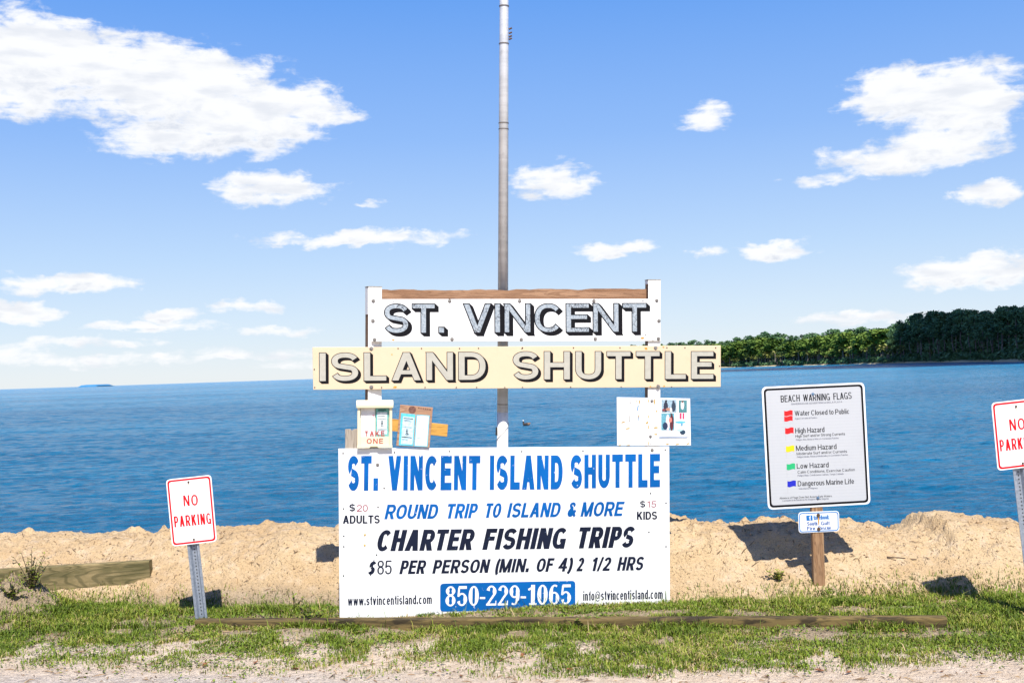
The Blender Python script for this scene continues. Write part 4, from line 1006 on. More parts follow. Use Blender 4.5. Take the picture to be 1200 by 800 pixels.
# rounded hood, extruded sideways
hz0 = ZT - .048; prof = [(.043, hz0), (-.014, hz0), (-.016, hz0 + .022), (-.006, hz0 + .042), (.012, hz0 + .052), (.043, hz0 + .056)]
bm = bmesh.new(); A = [bm.verts.new((X0 - .006, y, z)) for y, z in prof]; B = [bm.verts.new((X1 + .006, y, z)) for y, z in prof]
bm.faces.new(A); bm.faces.new(B[::-1])
for i in range(len(prof)): j = (i + 1) % len(prof); bm.faces.new((A[j], A[i], B[i], B[j]))
bevel(bm, .003); bm_obj('hood', bm, M_boxc, e)
def bx(x, y): return f2.hit(*cb(x, y), .02)
def flat(name, x0, y0, x1, y1, yy, m, parent, t=.003):
    a, b = bx(x0, y1), bx(x1, y0); bm = bmesh.new(); box(bm, a.x, b.x, yy, yy + t, a.y, b.y); return bm_obj(name, bm, m, parent)
lf = flat('leaflet', 222, 225, 355, 520, .024, M_paper, e); lf['label'] = 'bleached white leaflet'
rf = flat('leaflet', 362, 225, 485, 520, .022, M_teal, e); rf['label'] = 'green edged leaflet'
flat('white_area', 376, 262, 470, 470, .0205, mat('pale_print', (.62, .70, .72), .6, var=.2, vscale=80), rf, .0014)
bm = bmesh.new()
for (x0, y0, x1, y1, th_) in ((385, 240, 460, 240, 8), (385, 255, 440, 255, 4), (380, 325, 465, 325, 3), (416, 345, 428, 345, 10), (412, 360, 432, 360, 10), (414, 375, 430, 375, 9), (412, 390, 420, 390, 9), (426, 390, 434, 390, 9), (380, 425, 465, 425, 6), (385, 300, 450, 300, 4)):
    a, b = bx(x0, y0), bx(x1, y1); t_ = th_ / 2600; box(bm, a.x, b.x, .0195, .0203, a.y - t_, a.y + t_)
bm_obj('print', bm, M_txt, rf)
bm = bmesh.new()
for k in range(26):
    x, y = random.uniform(235, 345), random.uniform(240, 440); a = bx(x, y); box(bm, a.x, a.x + random.uniform(.003, .011), .0233, .0239, a.y, a.y + random.uniform(.0015, .003))
a = bx(340, 298); box(bm, a.x - .006, a.x + .006, .0233, .0238, a.y - .002, a.y + .010)
bm_obj('print', bm, mat('faint_red_print', (.55, .25, .30), .6), lf)
for k, (s, a, b) in enumerate((('TAKE', (258, 487), (445, 484)), ('ONE', (278, 558), (432, 556)))):
    lettering('lettering', e, f2, [(s, cb(*a), cb(*b), 6.0, 0, {'gap': .3})], M_redfade, y=.0175 if k == 0 else .003, off=.018 if k == 0 else .004, wv=.2, hh=.17)

# ---- flagpole behind the sign
pc = MF.hit(588.7, 524, .212); pt = MF.hit(590.6, 0, .212)
e, f2 = thing_at('flagpole', MF, (pc.x, -.4), 'tall grey metal flagpole rising behind the shuttle signs, white painted foot', 'flagpole')
base = Vector((0, .212, 0)); dirv = Vector((pt.x - pc.x, 0, pt.y - pc.y)).normalized()
def pp_(h): return base + dirv * h
hw_ = pc.y + .4; htop = pt.y + .4
rb, rt = .0425, .035
zw = MF.hit(588.6, 483, .212).y + .4
bm = bmesh.new(); tube(bm, pp_(zw), pp_(htop + 2.6), rb - .0012, .027, 28); bm_obj('shaft', bm, M_pole, e, True)
bm = bmesh.new(); tube(bm, pp_(0), pp_(zw), rb + .0003, rb, 28); bm_obj('painted_foot', bm, M_postw, e, True)
for pyc in (52, 145, 152, 8, 474):
    z = MF.hit(590, pyc, .212).y + .4; bm = bmesh.new(); tube(bm, pp_(z), pp_(z + .006), rb + .0015 - (z / htop) * .006, None, 28); bm_obj('joint_band', bm, mat('joint_groove', (.16, .14, .13), .6, .5), e)
for pyc in (34, 39, 43, 46):
    z = MF.hit(590, pyc, .212).y + .4; bm = bmesh.new(); p = pp_(z) + Vector((.045, -.01, 0)); tube(bm, p - Vector((.008, 0, .004)), p + Vector((.014, 0, .006)), .007, .006, 8); bm_obj('halyard_fitting', bm, M_rustbolt, e)
z = MF.hit(590, 505, .212).y + .4; bm = bmesh.new(); p = pp_(z) + Vector((-.046, -.01, 0)); tube(bm, p - Vector((0, 0, .03)), p + Vector((0, 0, .03)), .009, .007, 8); tube(bm, p, p + Vector((.02, 0, 0)), .006, None, 8); bm_obj('cleat', bm, M_dark, e)
bm = bmesh.new(); pts = []
for k in range(15):
    t = k / 14; a = R(200 - 225 * t + 180); pts.append(pp_(MF.hit(590, 517 - 22 * t, .212).y + .4) + Vector((math.cos(R(180 * (1 - t))) * (rb + .003), -math.sin(R(180 * (1 - t))) * (rb + .003), 0)))
polytube(bm, pts, [.0022] * 15, 5); bm_obj('cord', bm, M_greywood, e)

# ================================================================== NO PARKING SIGNS
def make_uchannel(bm, zt, zb, wd_):
    prof = [(-wd_ / 2, .012), (-wd_ * .30, .012), (-wd_ * .17, .034), (wd_ * .17, .034), (wd_ * .30, .012), (wd_ / 2, .012), (wd_ / 2, .0165), (wd_ * .33, .0165), (wd_ * .20, .0385), (-wd_ * .20, .0385), (-wd_ * .33, .0165), (-wd_ / 2, .0165)]
    A = [bm.verts.new((x, y, zb)) for x, y in prof]; B = [bm.verts.new((x, y, zt)) for x, y in prof]
    for i in range(len(prof)): j = (i + 1) % len(prof); bm.faces.new((A[i], A[j], B[j], B[i]))
    for T in (A, B):
        for i in range(5): bm.faces.new((T[i], T[i + 1], T[10 - i], T[11 - i]) if i < 5 else ())
def no_parking(center, depth, corners, base_px, label, texts, boltpx, zpost, xpost):
    TL, TR, BR, BL = [Vector(c) for c in corners]
    dr = ((TR - TL) + (BR - BL)); rv = w((dr.x, -dr.y, dr.length * .05)); du = (TL - BL) + (TR - BR); uv = w((du.x, -du.y, 0))
    fr0 = Frame(at_depth(*center, depth), rv, uv)
    b = fr0.hit(*base_px)
    e, f2 = thing_at('no_parking_sign', fr0, (b.x, b.y), label, 'sign')
    q = hits(f2, corners); bm = bmesh.new(); prism(bm, round_quad(q, .030), 0, .0025); pl = bm_obj('sign_plate', bm, M_alu, e)
    V, Fc = [], []
    o_, i_ = round_quad(inset_quad(q, .0085), .026), round_quad(inset_quad(q, .0205), .019)
    n = len(o_); V = [(p.x, -.0012, p.y) for p in o_] + [(p.x, -.0012, p.y) for p in i_]
    mesh_obj('border', V, [(k, (k + 1) % n, n + (k + 1) % n, n + k) for k in range(n)], M_red, pl)
    lettering('lettering', pl, f2, texts, M_red, -.0012, stem=.15, hh=.14, gap=.26, lines=True)
    for bp in boltpx:
        c = f2.hit(*bp); bm = bmesh.new(); disc(bm, c, .007, -.006, .001, 8); bm_obj('bolt', bm, M_rustbolt, e)
        bm = bmesh.new(); prism(bm, [(c.x - .004, c.y), (c.x + .004, c.y), (c.x + .002, c.y - .03), (c.x - .001, c.y - .034)], -.0011, .0004); bm_obj('rust_streak', bm, mat('thin_rust', (.68, .52, .32), .7), pl)
    bm = bmesh.new(); zt = max(p.y for p in q) - .03; make_uchannel(bm, zt, -.45, .088); po = bm_obj('post', bm, M_galv, e)
    bm = bmesh.new(); z = zt - .05
    while z > .015: disc(bm, (0, z), .0048, .0325, .0339, 8); z -= .0254
    bm_obj('post_hole', bm, M_dark, po)
    return e
cp = crop(180, 545, 4.21)
no_parking((224, 598), 8.18, [(194.3, 561.8), (247.4, 555.9), (254.3, 634), (201.7, 640)], (235.5, 724),
    'leaning red and white NO PARKING sign on a steel post, left of the shuttle sign',
    [('NO', cp(149, 201), cp(220, 196), 12.6), ('PARKING', cp(104, 305), cp(286, 287), 12.8)], [cp(172, 82), cp(199, 364)], 0, 0)
no_parking((1189, 510), 7.45, [(1161.6, 471.8), (1217.6, 465.6), (1225, 544.6), (1169.2, 551.4)], (1217, 735),
    'leaning red and white NO PARKING sign cut off by the right edge of the photo',
    [('NO', (1183.6, 504.6), (1201.6, 502.6), 13.4), ('PARKING', (1172.2, 528.6), (1217, 523.6), 13.4)], [(1190.5, 476), (1198.5, 542.5)], 0, 0)

# ================================================================== BEACH WARNING SIGN
corners = [(892.4, 453.3), (1012.8, 447.7), (1020.2, 590.3), (900.0, 596.9)]
TL, TR, BR, BL = [Vector(c) for c in corners]; dr = (TR - TL) + (BR - BL); du = (TL - BL) + (TR - BR)
fr0 = Frame(at_depth(956, 522, 8.33), w((dr.x, -dr.y, 0)), w((du.x, -du.y, 0)))
b = fr0.hit(961, 690)
e, f2 = thing_at('beach_warning_sign', fr0, (b.x, b.y), 'large leaning white beach warning flags sign with black border on a wooden post', 'sign')
q = hits(f2, corners)
bm = bmesh.new(); prism(bm, round_quad(q, .040), 0, .003); pl = bm_obj('sign_plate', bm, M_alu, e)
def ring(fr, q, d0, d1, r0, r1, m, name, parent, y=-.0012):
    o_, i_ = round_quad(inset_quad(q, d0), r0), round_quad(inset_quad(q, d1), r1); n = len(o_)
    return mesh_obj(name, [(p.x, y, p.y) for p in o_] + [(p.x, y, p.y) for p in i_], [(k, (k + 1) % n, n + (k + 1) % n, n + k) for k in range(n)], m, parent)
ring(f2, q, .014, .029, .032, .022, M_black, 'border', pl)
v_ = round_quad(inset_quad(q, .030), .021); mesh_obj('sign_face', [(p.x, -.0008, p.y) for p in v_], [tuple(range(len(v_)))], M_sheet, pl)
c5 = crop(880, 440, 4.444)
L = lambda s, x0, y0, x1, y1, h: (s, c5(x0, y0), c5(x1, y1), h / 4.444)
lettering('heading', pl, f2, [L('BEACH', 156, 139, 255, 133, 35), L('WARNING', 272, 133, 412, 127, 35), L('FLAGS', 430, 126, 525, 120, 35)], M_txt, -.0014, stem=.135, hh=.12, gap=.14)
lettering('flag_meaning', pl, f2, [L('Water Closed to Public', 228, 209, 513, 198, 26), L('High Hazard', 231, 300, 383, 293, 27), L('Medium Hazard', 235, 391, 446, 381, 27), L('Low Hazard', 239, 484, 405, 476, 27), L('Dangerous Marine Life', 244, 575, 537, 562, 27)],
          M_txt, -.0014, stem=.145, hh=.13, gap=.12, lines=True)
lettering('flag_detail', pl, f2, [L('High Surf and/or Strong Currents', 232, 322, 490, 309, 14), L('Moderate Surf and/or Currents', 238, 413, 500, 400, 14), L('Calm Conditions, Exercise Caution', 243, 509, 541, 495, 14), L('Absence of Flags Does Not Assure Safe Waters', 149, 642, 421, 630, 10)], M_txt, -.0014, stem=.14, hh=.13, gap=.13, lines=True)
M_finep = mat('fine_blue_black_print', (.05, .055, .10), .5)
lettering('spanish_text', pl, f2, [L('BANDERAS DE ADVERTENCIA EN LA PLAYA', 211, 152, 475, 140, 8.5), L('Agua Cerrada al Publico', 229, 227, 345, 222, 8), L('Peligro Alto, Resaca Alta y/o Corrientes Fuertes', 235, 338, 457, 328, 8.5), L('Peligro Medio, Resaca Moderada y/o Corrientes Fuertes', 240, 427, 505, 415, 8.5),
    L('Peligro Bajo, Condiciones Calmas, Tenga Cuidado', 243, 524, 482, 514, 8.5), L('Vida Marina Peligrosa', 249, 592, 346, 588, 8), L('La Ausencia de Banderas No Asegura Aguas Seguras', 165, 654, 405, 643, 9)], M_finep, -.0014, wv=.15, hh=.12, gap=.14, lines=True)
def flag(x, y, c, double=False):
    V, Fc = [], []
    hs_ = ((0, 26), (29, 54)) if double else ((0, 30),)
    for (a, b_) in hs_:
        n = 8; o = len(V)
        for k in range(n + 1):
            xx = x + 44 * k / n; wv_ = 3.2 * math.sin(k / n * 6.28)
            for yy in (a, b_): p = f2.hit(*c5(xx, y + yy - 1.6 * k / n + wv_ * .8)); V.append((p.x, -.0014, p.y))
        Fc += [(o + 2 * k, o + 2 * k + 2, o + 2 * k + 3, o + 2 * k + 1) for k in range(n)]
    mesh_obj('printed_flag', V, Fc, M_flag[c], pl)
    a, b_ = f2.hit(*c5(x, y)), f2.hit(*c5(x + 2.5, y + 66)); bm = bmesh.new(); prism(bm, [(a.x - .0012, a.y), (b_.x - .0012, b_.y), (b_.x + .0005, b_.y), (a.x + .0005, a.y)], -.0011, -.0005)
    bm_obj('flag_staff', bm, mat('grey_print', (.42, .42, .42), .5), pl)
flag(173, 183, 'red', True); flag(178, 272, 'red'); flag(182, 366, 'yellow'); flag(186, 459, 'green'); flag(190, 548, 'blue')
for bp in (c5(322, 96), c5(349, 636)):
    c = f2.hit(*bp); bm = bmesh.new(); disc(bm, c, .011, -.002, .001, 12); disc(bm, c, .007, -.008, -.0019, 6); bm_obj('bolt', bm, mat('blue_grey_bolt', (.13, .22, .34), .5, .3), e)
a, b_ = f2.hit(951.4, 600, .004), f2.hit(964.6, 600, .004); zt = f2.hit(955, 462, .004).y
bm = bmesh.new(); hw_ = (b_.x - a.x) / 2; cx = (a.x + b_.x) / 2; cxb = f2.hit(961, 690, .004).x
for (y0, y1) in ((.004, .055),):
    A = []; N_ = 10
    for k in range(N_ + 1):
        t = k / N_; z = zt * (1 - t) - .30 * t; c = cx + (cxb - cx) * (z - 0.6) / (0 - .6) if z < .6 else cx; j = (random.random() - .5) * .002
        A.append([bm.verts.new(p) for p in ((c - hw_ + j, y0 + .004, z), (c - hw_ * .85, y0, z), (c + hw_ * .85 + j, y0, z), (c + hw_, y0 + .006, z), (c + hw_, y1, z), (c - hw_, y1, z))])
    for k in range(N_):
        for i in range(6): bm.faces.new((A[k][i], A[k][(i + 1) % 6], A[k + 1][(i + 1) % 6], A[k + 1][i]))
    bm.faces.new(A[0]); bm.faces.new(A[-1][::-1])
bm_obj('post', bm, M_spost, e)

# small rescue sign on the same post
c8 = crop(860, 560, 5.333)
fr1 = Frame(fr0.o - fr0.n * .0, fr0.r, fr0.u)
corners = [c8(402, 212), c8(657, 203), c8(660, 331), c8(405, 343)]
q = hits(fr1, corners); e, f2 = thing_at('rescue_sign', fr1, bottom_mid(q), 'small white blue-edged sign reading South Gulf Fire Rescue below the beach warning sign', 'sign')
q = hits(f2, corners); bm = bmesh.new(); prism(bm, round_quad(q, .028), -.0005, .003); pl = bm_obj('sign_plate', bm, M_alu, e)
ring(f2, q, .006, .0125, .024, .019, M_signblue, 'border', pl, -.002)
v_ = hits(f2, [c8(452, 233), c8(490, 231), c8(492, 263), c8(454, 265)]); mesh_obj('social_logo', [(p.x, -.0018, p.y) for p in v_], [(0, 1, 2, 3)], mat('logo_blue', (.006, .15, .45), .45), pl)
v_ = hits(f2, [c8(495, 232), c8(604, 226), c8(606, 260), c8(497, 264)]); mesh_obj('logo_band', [(p.x, -.0014, p.y) for p in v_], [(0, 1, 2, 3)], mat('logo_band_pale', (.60, .72, .80), .45), pl)
lettering('logo_letter', pl, f2, [('f', c8(470, 263), c8(482, 262), 5)], M_paper, -.0024, wv=.16, hh=.13)
lettering('sign_text', pl, f2, [('facebook', c8(498, 259), c8(594, 255), 5.0)], mat('logo_word_blue', (.006, .12, .40), .45), -.0022, stem=.2, hh=.16, gap=.08)
M_rt = mat('rescue_text_blue', (.012, .09, .32), .5, spec=.1)
lettering('sign_text', pl, f2, [('South', c8(458, 295), c8(522, 293), 4.2), ('Gulf', c8(545, 292), c8(598, 290), 4.2)], M_rt, -.002, stem=.2, hh=.15, gap=.13)
lettering('sign_text', pl, f2, [('Fire', c8(457, 325), c8(508, 323), 4.2), ('Rescue', c8(528, 322), c8(606, 319), 4.2)], M_rt, -.002, stem=.2, hh=.15, gap=.13)
for bp in (c8(527, 230), c8(530, 317)):
    c = f2.hit(*bp); bm = bmesh.new(); disc(bm, c, .013, -.007, .001, 9); bm_obj('bolt', bm, M_rustbolt, e)
c = f2.hit(*c8(528, 238)); bm = bmesh.new(); prism(bm, [(c.x - .006, c.y), (c.x + .005, c.y), (c.x + .004, c.y - .05), (c.x + .001, c.y - .07), (c.x - .003, c.y - .06)], -.0028, -.0022); bm_obj('rust_streak', bm, M_rust, pl)

# ================================================================== TIMBERS
def timber(name, pA, pB, hh, dd, m, label, cat, sink, nseg=60, jit=.004):
    A, B = Vector(pA), Vector(pB); ex = (B - A).normalized(); up = Vector((0, 0, 1)); up = (up - ex * up.dot(ex)).normalized(); nn = up.cross(ex)
    L_ = (B - A).length; f = Frame(A + (B - A) * .5, ex, up); e = empty(name, mw=f.mw()); tag(e, label, cat)
    bm = bmesh.new(); rows = []; r = .012
    prof = [(-.0, -sink), (0, hh - r), (r * .3, hh - r * .3), (r, hh), (dd - r, hh), (dd - r * .3, hh - r * .3), (dd, hh - r), (dd, -sink)]
    for k in range(nseg + 1):
        x = -L_ / 2 + L_ * k / nseg; rows.append([bm.verts.new((x, y + (random.random() - .5) * jit, z + (random.random() - .5) * jit)) for y, z in prof])
    for k in range(nseg):
        for i in range(len(prof)): j = (i + 1) % len(prof); bm.faces.new((rows[k][i], rows[k][j], rows[k + 1][j], rows[k + 1][i]))
    bm.faces.new(rows[0]); bm.faces.new(rows[-1][::-1]); bm_obj('timber_body', bm, m, e); return e, f, L_
pA, pB = at_z(228, 724.5, .085), at_z(1110, 721, .085); pA.z = pB.z = 0
timber('landscape_timber', pA, pB, .072, .09, M_timber, 'long low weathered timber lying in the grass in front of the shuttle sign', 'timber', .06)
dB = 9.10
pB = at_depth(176.5, 690, dB); pA = at_depth(-25, 702, dB + .05)
e, f2, L_ = timber('treated_beam', pA, pB, .235, .07, M_beam, 'broad greenish treated timber half buried in the sand bank at left', 'timber', .03, 24, .003)

# ================================================================== PLANTS AND LITTER
def grass_fn(N, b, co):
    at = N.new('ShaderNodeAttribute', attribute_name='rnd').outputs['Fac']
    N.put(b.inputs['Base Color'], N.ramp(at, [(0, (.040, .070, .006)), (.35, (.110, .165, .010)), (.65, (.205, .255, .018)), (.82, (.28, .27, .05)), (.92, (.36, .26, .11)), (1, (.44, .32, .17))]))
M_grass = mat('grass_blades', rough=.6, spec=.25, fn=grass_fn)
def blades(P, H, Wd, A, lean, name, m):
    """P base points, one tapered bent blade each"""
    n = len(P); th = rng.random(n) * 2 * np.pi; dx, dy = np.cos(th), np.sin(th); ph = th + np.pi / 2 + rng.normal(size=n) * .6
    sx, sy = np.cos(ph) * Wd / 2, np.sin(ph) * Wd / 2
    V = np.zeros((n, 5, 3))
    V[:, 0] = P + np.stack([-sx, -sy, -.01 + 0 * sx], 1); V[:, 1] = P + np.stack([sx, sy, -.01 + 0 * sx], 1)
    mid = P + np.stack([dx * H * lean * .35, dy * H * lean * .35, H * .6], 1)
    V[:, 2] = mid + np.stack([sx, sy, 0 * sx], 1) * .75; V[:, 3] = mid - np.stack([sx, sy, 0 * sx], 1) * .75
    V[:, 4] = P + np.stack([dx * H * lean, dy * H * lean, H * (1 - .25 * lean)], 1)
    b = (np.arange(n) * 5)[:, None]
    loops = np.concatenate([b + np.array([0, 1, 2, 3]), b + np.array([3, 2, 4])], 1).ravel()
    o = fast_mesh(name, V.reshape(-1, 3), loops, np.tile([4, 3], n), m, {'rnd': np.repeat(A, 5)}); return o
def bank(x): return base_line(x)
def timber_y(x): return pT0.y + (pT1.y - pT0.y) * (x - pT0.x) / (pT1.x - pT0.x)
pT0, pT1 = at_z(228, 724.5, .085), at_z(1110, 721, .085)
def density(x, y):
    yb = bank(x); d = yb - y                                   # distance in front of the bank's foot
    n = fbm(x * 1.1, y * 1.6, 3, 60); n2 = fbm(x * 4.5, y * 5.5, 3, 61)
    front = 1.86 + .15 * np.sin(x * 1.3) + .9 * (n - .5)      # where the grass gives out towards the road
    g = sstep(d, -.10, .06) * (1 - sstep(d, front - .55, front + .15))
    g = g * (.06 + .94 * sstep(n2 + .5 * (n - .5), .35, .48))
    row = np.exp(-((d - .17) / .20) ** 2); g = np.maximum(g, row * .95 * sstep(n2, .22, .42) )    # dense strip at the foot of the bank
    bare = sstep(x, 1.6, 2.0) * (1 - sstep(x, 2.9, 3.2)) * np.exp(-((y - (timber_y(x) - .17)) / .10) ** 2); g *= 1 - .9 * bare
    left = sstep(-x, 2.3, 2.9) * sstep(d, .0, .15) * (1 - sstep(d, 1.05, 1.35)); g = np.maximum(g, left * sstep(n2, .25, .5))
    heap = np.exp(-(((x + 3.97) / .30) ** 2 + ((y - 8.72) / .28) ** 2)); g = g * (1 - .93 * sstep(heap, .12, .35))
    return g
N0 = 1000000
x = rng.uniform(-7.5, 7.2, N0); y = bank(x) - rng.uniform(-.15, 2.5, N0)
g = density(x, y); keep = rng.random(N0) < g * .72
ty = timber_y(x); keep &= ~((np.abs(y - (ty + .045)) < .06) & (x > pT0.x - .03) & (x < pT1.x + .03))
near = np.exp(-((ty - y - .02) / .035) ** 2) * sstep(fbm(x * 2.6, x * 0 + 7, 3, 99), .38, .6)
keep |= (rng.random(N0) < near * .8) & (y < ty - .004) & (x > pT0.x) & (x < pT1.x)
x, y, ty_k = x[keep], y[keep], ty[keep]; n = len(x)
P = np.stack([x, y, ground_h(x, y)], 1)
rowf = np.exp(-((bank(x) - y - .2) / .25) ** 2)
big = fbm(x * 2, y * 2, 2, 70)
frt = np.exp(-((ty_k - y - .02) / .035) ** 2) * sstep(fbm(x * 2.6, x * 0 + 7, 3, 99), .38, .6)
H = (.012 + .030 * rng.random(n) ** 1.6 + .030 * rowf * rng.random(n) + .045 * frt * rng.random(n)) * (.5 + 1.1 * big)
H = np.where((x > -1.45) & (x < 1.35) & (y > ty_k), H * .55, H)
tall = rng.random(n) < .004 + .010 * rowf; H[tall] += .03 + .09 * rng.random(tall.sum())
dry = sstep(fbm(x * 3, y * 4, 3, 75), .50, .66)
A = np.clip(.12 + .42 * rng.random(n) + .30 * (fbm(x * 3, y * 3, 2, 71) - .5) + np.where(rng.random(n) < .12 + .5 * dry, .30 + .25 * rng.random(n), 0), 0, 1)
gr = blades(P, H, .0035 + .0035 * rng.random(n), A, .3 + 1.0 * rng.random(n), 'grass', M_grass); tag(gr, 'short green grass growing along the verge in front of the sand bank', 'grass', kind='stuff')
# broad leaved ground cover, low rosettes
M_cover = mat('weed_leaves', rough=.55, spec=.3, fn=grass_fn)
N1 = 90000; x = rng.uniform(-7, 7, N1); y = bank(x) - rng.uniform(.15, 2.4, N1)
g = sstep(fbm(x * 2.2, y * 3.2, 3, 80), .46, .62) * (1 - sstep(bank(x) - y, 1.55, 2.15)) + .05 * (1 - sstep(bank(x) - y, 1.6, 2.1)); keep = rng.random(N1) < g * .6
ty = timber_y(x); keep &= ~((np.abs(y - (ty + .045)) < .06) & (x > pT0.x - .03) & (x < pT1.x + .03))
x, y = x[keep], y[keep]; n = len(x); P = np.stack([x, y, ground_h(x, y) + .004 + .02 * rng.random(n)], 1)
th = rng.random(n) * 6.28; s = (.005 + .010 * rng.random(n))[:, None]; el_ = rng.uniform(.0, .8, n)
a = np.stack([np.cos(th) * np.cos(el_), np.sin(th) * np.cos(el_), np.sin(el_)], 1); bb = np.stack([-np.sin(th), np.cos(th), rng.normal(size=n) * .3], 1)
V = np.stack([P, P + a * s + bb * s * .6, P + a * s * 1.9, P + a * s - bb * s * .6], 1).reshape(-1, 3)
gc = fast_mesh('ground_cover', V, np.arange(4 * n), np.full(n, 4), M_cover, {'rnd': np.repeat(np.clip(.1 + .45 * rng.random(n), 0, 1), 4)}); tag(gc, 'low broad leaved weeds creeping over the sandy verge', 'ground cover', kind='stuff')
# straw and small litter lying on sand
M_straw = mat('dry_straw', rough=.8, fn=lambda N, b, co: N.put(b.inputs['Base Color'], N.ramp(N.new('ShaderNodeAttribute', attribute_name='rnd').outputs['Fac'], [(0, (.07, .045, .025)), (.5, (.22, .13, .06)), (1, (.40, .28, .15))])))
N2 = 3600; x = rng.uniform(-6, 6, N2); y = np.where(rng.random(N2) < .6, bank(x) - rng.uniform(.2, 2.4, N2), bank(x) + rng.uniform(.0, .95, N2) )
P = np.stack([x, y, ground_h(x, y) + .004], 1); th = rng.random(N2) * 6.28; Ln = (.008 + .03 * rng.random(N2) ** 3)[:, None] * np.where(y > bank(x), .75, 1.3)[:, None]
d = np.stack([np.cos(th), np.sin(th), 0 * th], 1); e2 = np.stack([-np.sin(th), np.cos(th), 0 * th], 1) * .0025
Q0, Q1 = P - d * Ln, P + d * Ln
Q0[:, 2] = ground_h(Q0[:, 0], Q0[:, 1]) + .006; Q1[:, 2] = ground_h(Q1[:, 0], Q1[:, 1]) + .006
V = np.stack([Q0 - e2, Q0 + e2, Q1 + e2, Q1 - e2, (Q0 + Q1) / 2 + np.array([0, 0, .007])], 1).reshape(-1, 3); b = (np.arange(N2) * 5)[:, None]
lp = np.concatenate([b + np.array(k) for k in ([0, 1, 4], [1, 2, 4], [2, 3, 4], [3, 0, 4])], 1).ravel()
st = fast_mesh('plant_litter', V, lp, np.full(4 * N2, 3), M_straw, {'rnd': np.repeat(rng.random(N2), 5)}); tag(st, 'bits of dry straw and dark plant litter strewn over the sand', 'plant litter', kind='stuff')
# clods of damp sand on the bank
N3 = 1500; x = rng.uniform(-6, 6, N3); y = bank(x) + rng.uniform(.03, .98, N3); keep = fbm(x * 3, y * 3, 2, 90) > .47; x, y = x[keep], y[keep]; n = len(x)
r = .004 + .014 * rng.random(n) ** 3
ico = np.array([(1, 0, 0), (-1, 0, 0), (0, 1, 0), (0, -1, 0), (0, 0, 1), (0, 0, -1)], float); fc = np.array([(0, 2, 4), (2, 1, 4), (1, 3, 4), (3, 0, 4), (2, 0, 5), (1, 2, 5), (3, 1, 5), (0, 3, 5)])
V = np.stack([x, y, ground_h(x, y) + r * .3], 1)[:, None] + ico[None] * r[:, None, None] * rng.uniform(.6, 1.2, (n, 6, 1))
lp = (fc[None] + (np.arange(n) * 6)[:, None, None]).ravel()
cd = fast_mesh('sand_crumbs', V.reshape(-1, 3), lp, np.full(8 * n, 3), mat('sand_crumb', (.40, .28, .165), .95, var=.3, vscale=3), smooth=True); tag(cd, 'small crumbs of sand scattered over the bank', 'sand crumbs', kind='stuff')

# twigs
M_twig = mat('twig_bark', (.10, .065, .04), .9, var=.4, vscale=60)
def surf(px, py):
    r = ray(px, py); lo, hi = 5.5, 11.0
    for k in range(400):
        d = lo + (hi - lo) * k / 399; p = CAM + r * d
        if p.z < gz(p.x, p.y): return p
    return CAM + r * 9
def twig(pxs, rad, label):
    pts = [surf(*p) for p in pxs]; e = empty('twig', pts[0]); tag(e, label, 'twig')
    bm = bmesh.new(); P_ = []
    for i in range(len(pts) - 1):
        for k in range(4): P_.append(pts[i].lerp(pts[i + 1], k / 4) - pts[0] + Vector((random.uniform(-.004, .004), 0, random.uniform(0, .006) + rad)))
    P_.append(pts[-1] - pts[0] + Vector((0, 0, rad))); polytube(bm, P_, [rad * (1 - .6 * k / len(P_)) for k in range(len(P_))], 6); bm_obj('stem', bm, M_twig, e)
    return e
twig([(1040, 654), (1058, 655), (1074, 656)], .006, 'upper arm of two dark twigs crossing on the sand right of the beach warning sign')
twig([(1040, 655), (1058, 660), (1072, 664)], .006, 'lower arm of two dark twigs crossing on the sand right of the beach warning sign')
twig([(869, 649), (876, 642), (884, 634)], .004, 'thin leaning twig on the sand left of the beach warning sign')
twig([(881, 664), (892, 657)], .004, 'short twig lying low on the sand between shuttle sign and beach warning sign')
twig([(975, 700), (990, 696), (1005, 693)], .004, 'thin curved twig at the foot of the beach warning sign post')
# leaves on the verge
M_leafb = mat('dead_leaf', (.19, .075, .03), .7, var=.5, vscale=60)
leaf_px = [(898, 793), (1104, 788), (995, 789), (1056, 740), (960, 786), (572, 770), (588, 774), (612, 768), (540, 792), (668, 785), (508, 788), (345, 785), (300, 778), (240, 782), (760, 792), (840, 776), (1150, 790), (436, 779)]
me0 = None
for (px, py) in leaf_px:
    p = at_z(px, py, 0); p.z = gz(p.x, p.y) + .006
    if me0 is None:
        o = mesh_obj('fallen_leaf', [(0, -.030, .004), (.014, -.008, .010), (.012, .014, .006), (0, .032, .012), (-.012, .012, .008), (-.014, -.010, .012), (0, 0, 0)], [(0, 1, 6), (1, 2, 6), (2, 3, 6), (3, 4, 6), (4, 5, 6), (5, 0, 6)], M_leafb); me0 = o
    else: o = me0.copy(); COL.objects.link(o)
    o.location = p; o.rotation_euler = (random.uniform(-.4, .4), random.uniform(-.4, .4), random.random() * 6.28); k = random.uniform(.6, 1.1); o.scale = (k, k, k)
    tag(o, 'small brown dead leaf lying on the sandy verge', 'leaf', 'dead leaves on the verge')
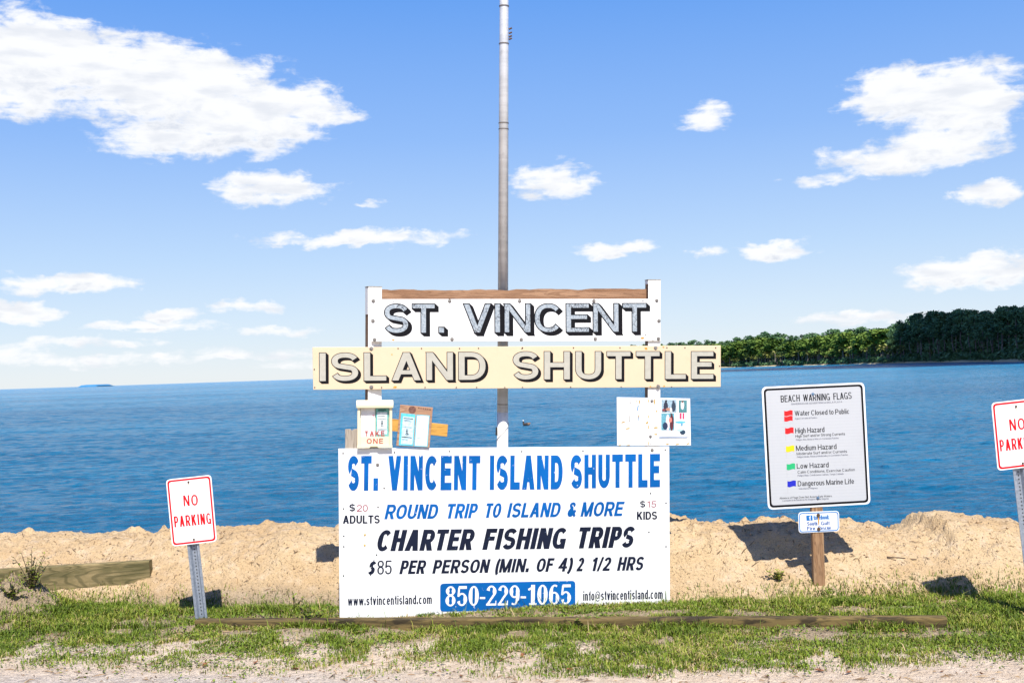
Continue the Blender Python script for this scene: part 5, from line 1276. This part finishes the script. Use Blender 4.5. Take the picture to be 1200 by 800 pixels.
# weed by the beam and a few tufts
def weed(px, py, hpx, spread, n, label, yd=None, dry=.3):
    base = surf(px, py); e = empty('weed_plant', base); tag(e, label, 'weed'); h = hpx / FPX * base.y
    bm = bmesh.new(); Vq, A = [], []
    for k in range(n):
        t = random.random() * 6.28; hh = h * random.uniform(.35, 1.0) if k else h; s = spread * random.uniform(.2, 1) if k else .01
        tip = Vector((math.cos(t) * s, math.sin(t) * s * .6, hh)); mid = tip * .5 + Vector((0, 0, hh * .08)); polytube(bm, [Vector((0, 0, -.02)), mid, tip], [.0035, .0028, .0015], 5)
        for j in range(16):
            q = .1 + .9 * j / 15; o = mid * (2 * q) if q < .5 else mid.lerp(tip, (q - .5) * 2); a = random.random() * 6.28; d = Vector((math.cos(a), math.sin(a), random.uniform(-.2, .7))).normalized() * random.uniform(.018, .042); sd_ = Vector((-d.y, d.x, 0)) * .28
            Vq += [o, o + d * .55 + sd_, o + d, o + d * .55 - sd_]; A += [min(1, .15 + .45 * random.random() + (.35 if random.random() < dry else 0))] * 4
    bm_obj('stem', bm, M_twig, e); fast_mesh('leaves', np.array([tuple(v) for v in Vq]), np.arange(len(Vq)), np.full(len(Vq) // 4, 4), M_cover, {'rnd': A}, e)
weed(37, 690, 46, .15, 26, 'straggly dry weed growing by the soil heap in front of the beam', dry=.55)
weed(12, 700, 22, .12, 8, 'low weed at the left edge of the photo by the pale soil heap', dry=.3)
weed(362, 728, 24, .20, 12, 'bushy weed leaning over the timber left of the shuttle sign', dry=.3)
weed(910, 680, 12, .09, 9, 'small dried brown weed on the sand left of the beach warning sign post', dry=1.0)
weed(345, 716, 20, .1, 5, 'thin weed behind the timber left of the shuttle sign', dry=.4)
weed(688, 735, 14, .12, 10, 'broad green weed in front of the timber below the phone number', dry=.05)

# ================================================================== WATERBIRD
bp = at_z(617, 498.5, WATER_Z); e = empty('waterbird', bp); tag(e, 'small dark waterbird with pale head floating beyond the flagpole', 'bird')
me = bpy.data.meshes.new('body'); vs = [(-.16, 0, .10), (-.10, 0, .06), (0, 0, .07), (.10, 0, .07), (-.09, -.01, .16), (-.10, -.02, .24), (-.05, -.04, .26), (.16, 0, .12), (.20, 0, .19)]
vs = [(-.13, 0, .06), (0, 0, .06), (.12, 0, .07), (.19, 0, .13), (-.15, 0, .17), (-.14, 0, .25), (-.19, -.03, .24)]
me.from_pydata(vs, [(1, 0), (1, 2), (2, 3), (0, 4), (4, 5), (5, 6)], []); bo = bpy.data.objects.new('body', me); COL.objects.link(bo); bo.parent = e
def birdfn(N, b, co):
    s = N.new('ShaderNodeSeparateXYZ'); N.put(s.inputs[0], co); h = N.ss(s.outputs[2], .21, .235)
    N.put(b.inputs['Base Color'], N.mix(h, N.mix(N.ss(s.outputs[0], .03, .09), (.035, .025, .022), (.22, .12, .06)), (.75, .74, .7)))
me.materials.append(mat('bird_plumage', rough=.7, fn=birdfn))
sk = bo.modifiers.new('skin', 'SKIN')
for v, r_ in zip(me.skin_vertices[0].data, (.07, .085, .065, .025, .035, .036, .012)): v.radius = (r_, r_)
me.skin_vertices[0].data[1].use_root = True
ss_ = bo.modifiers.new('sub', 'SUBSURF'); ss_.levels = 2; ss_.render_levels = 2
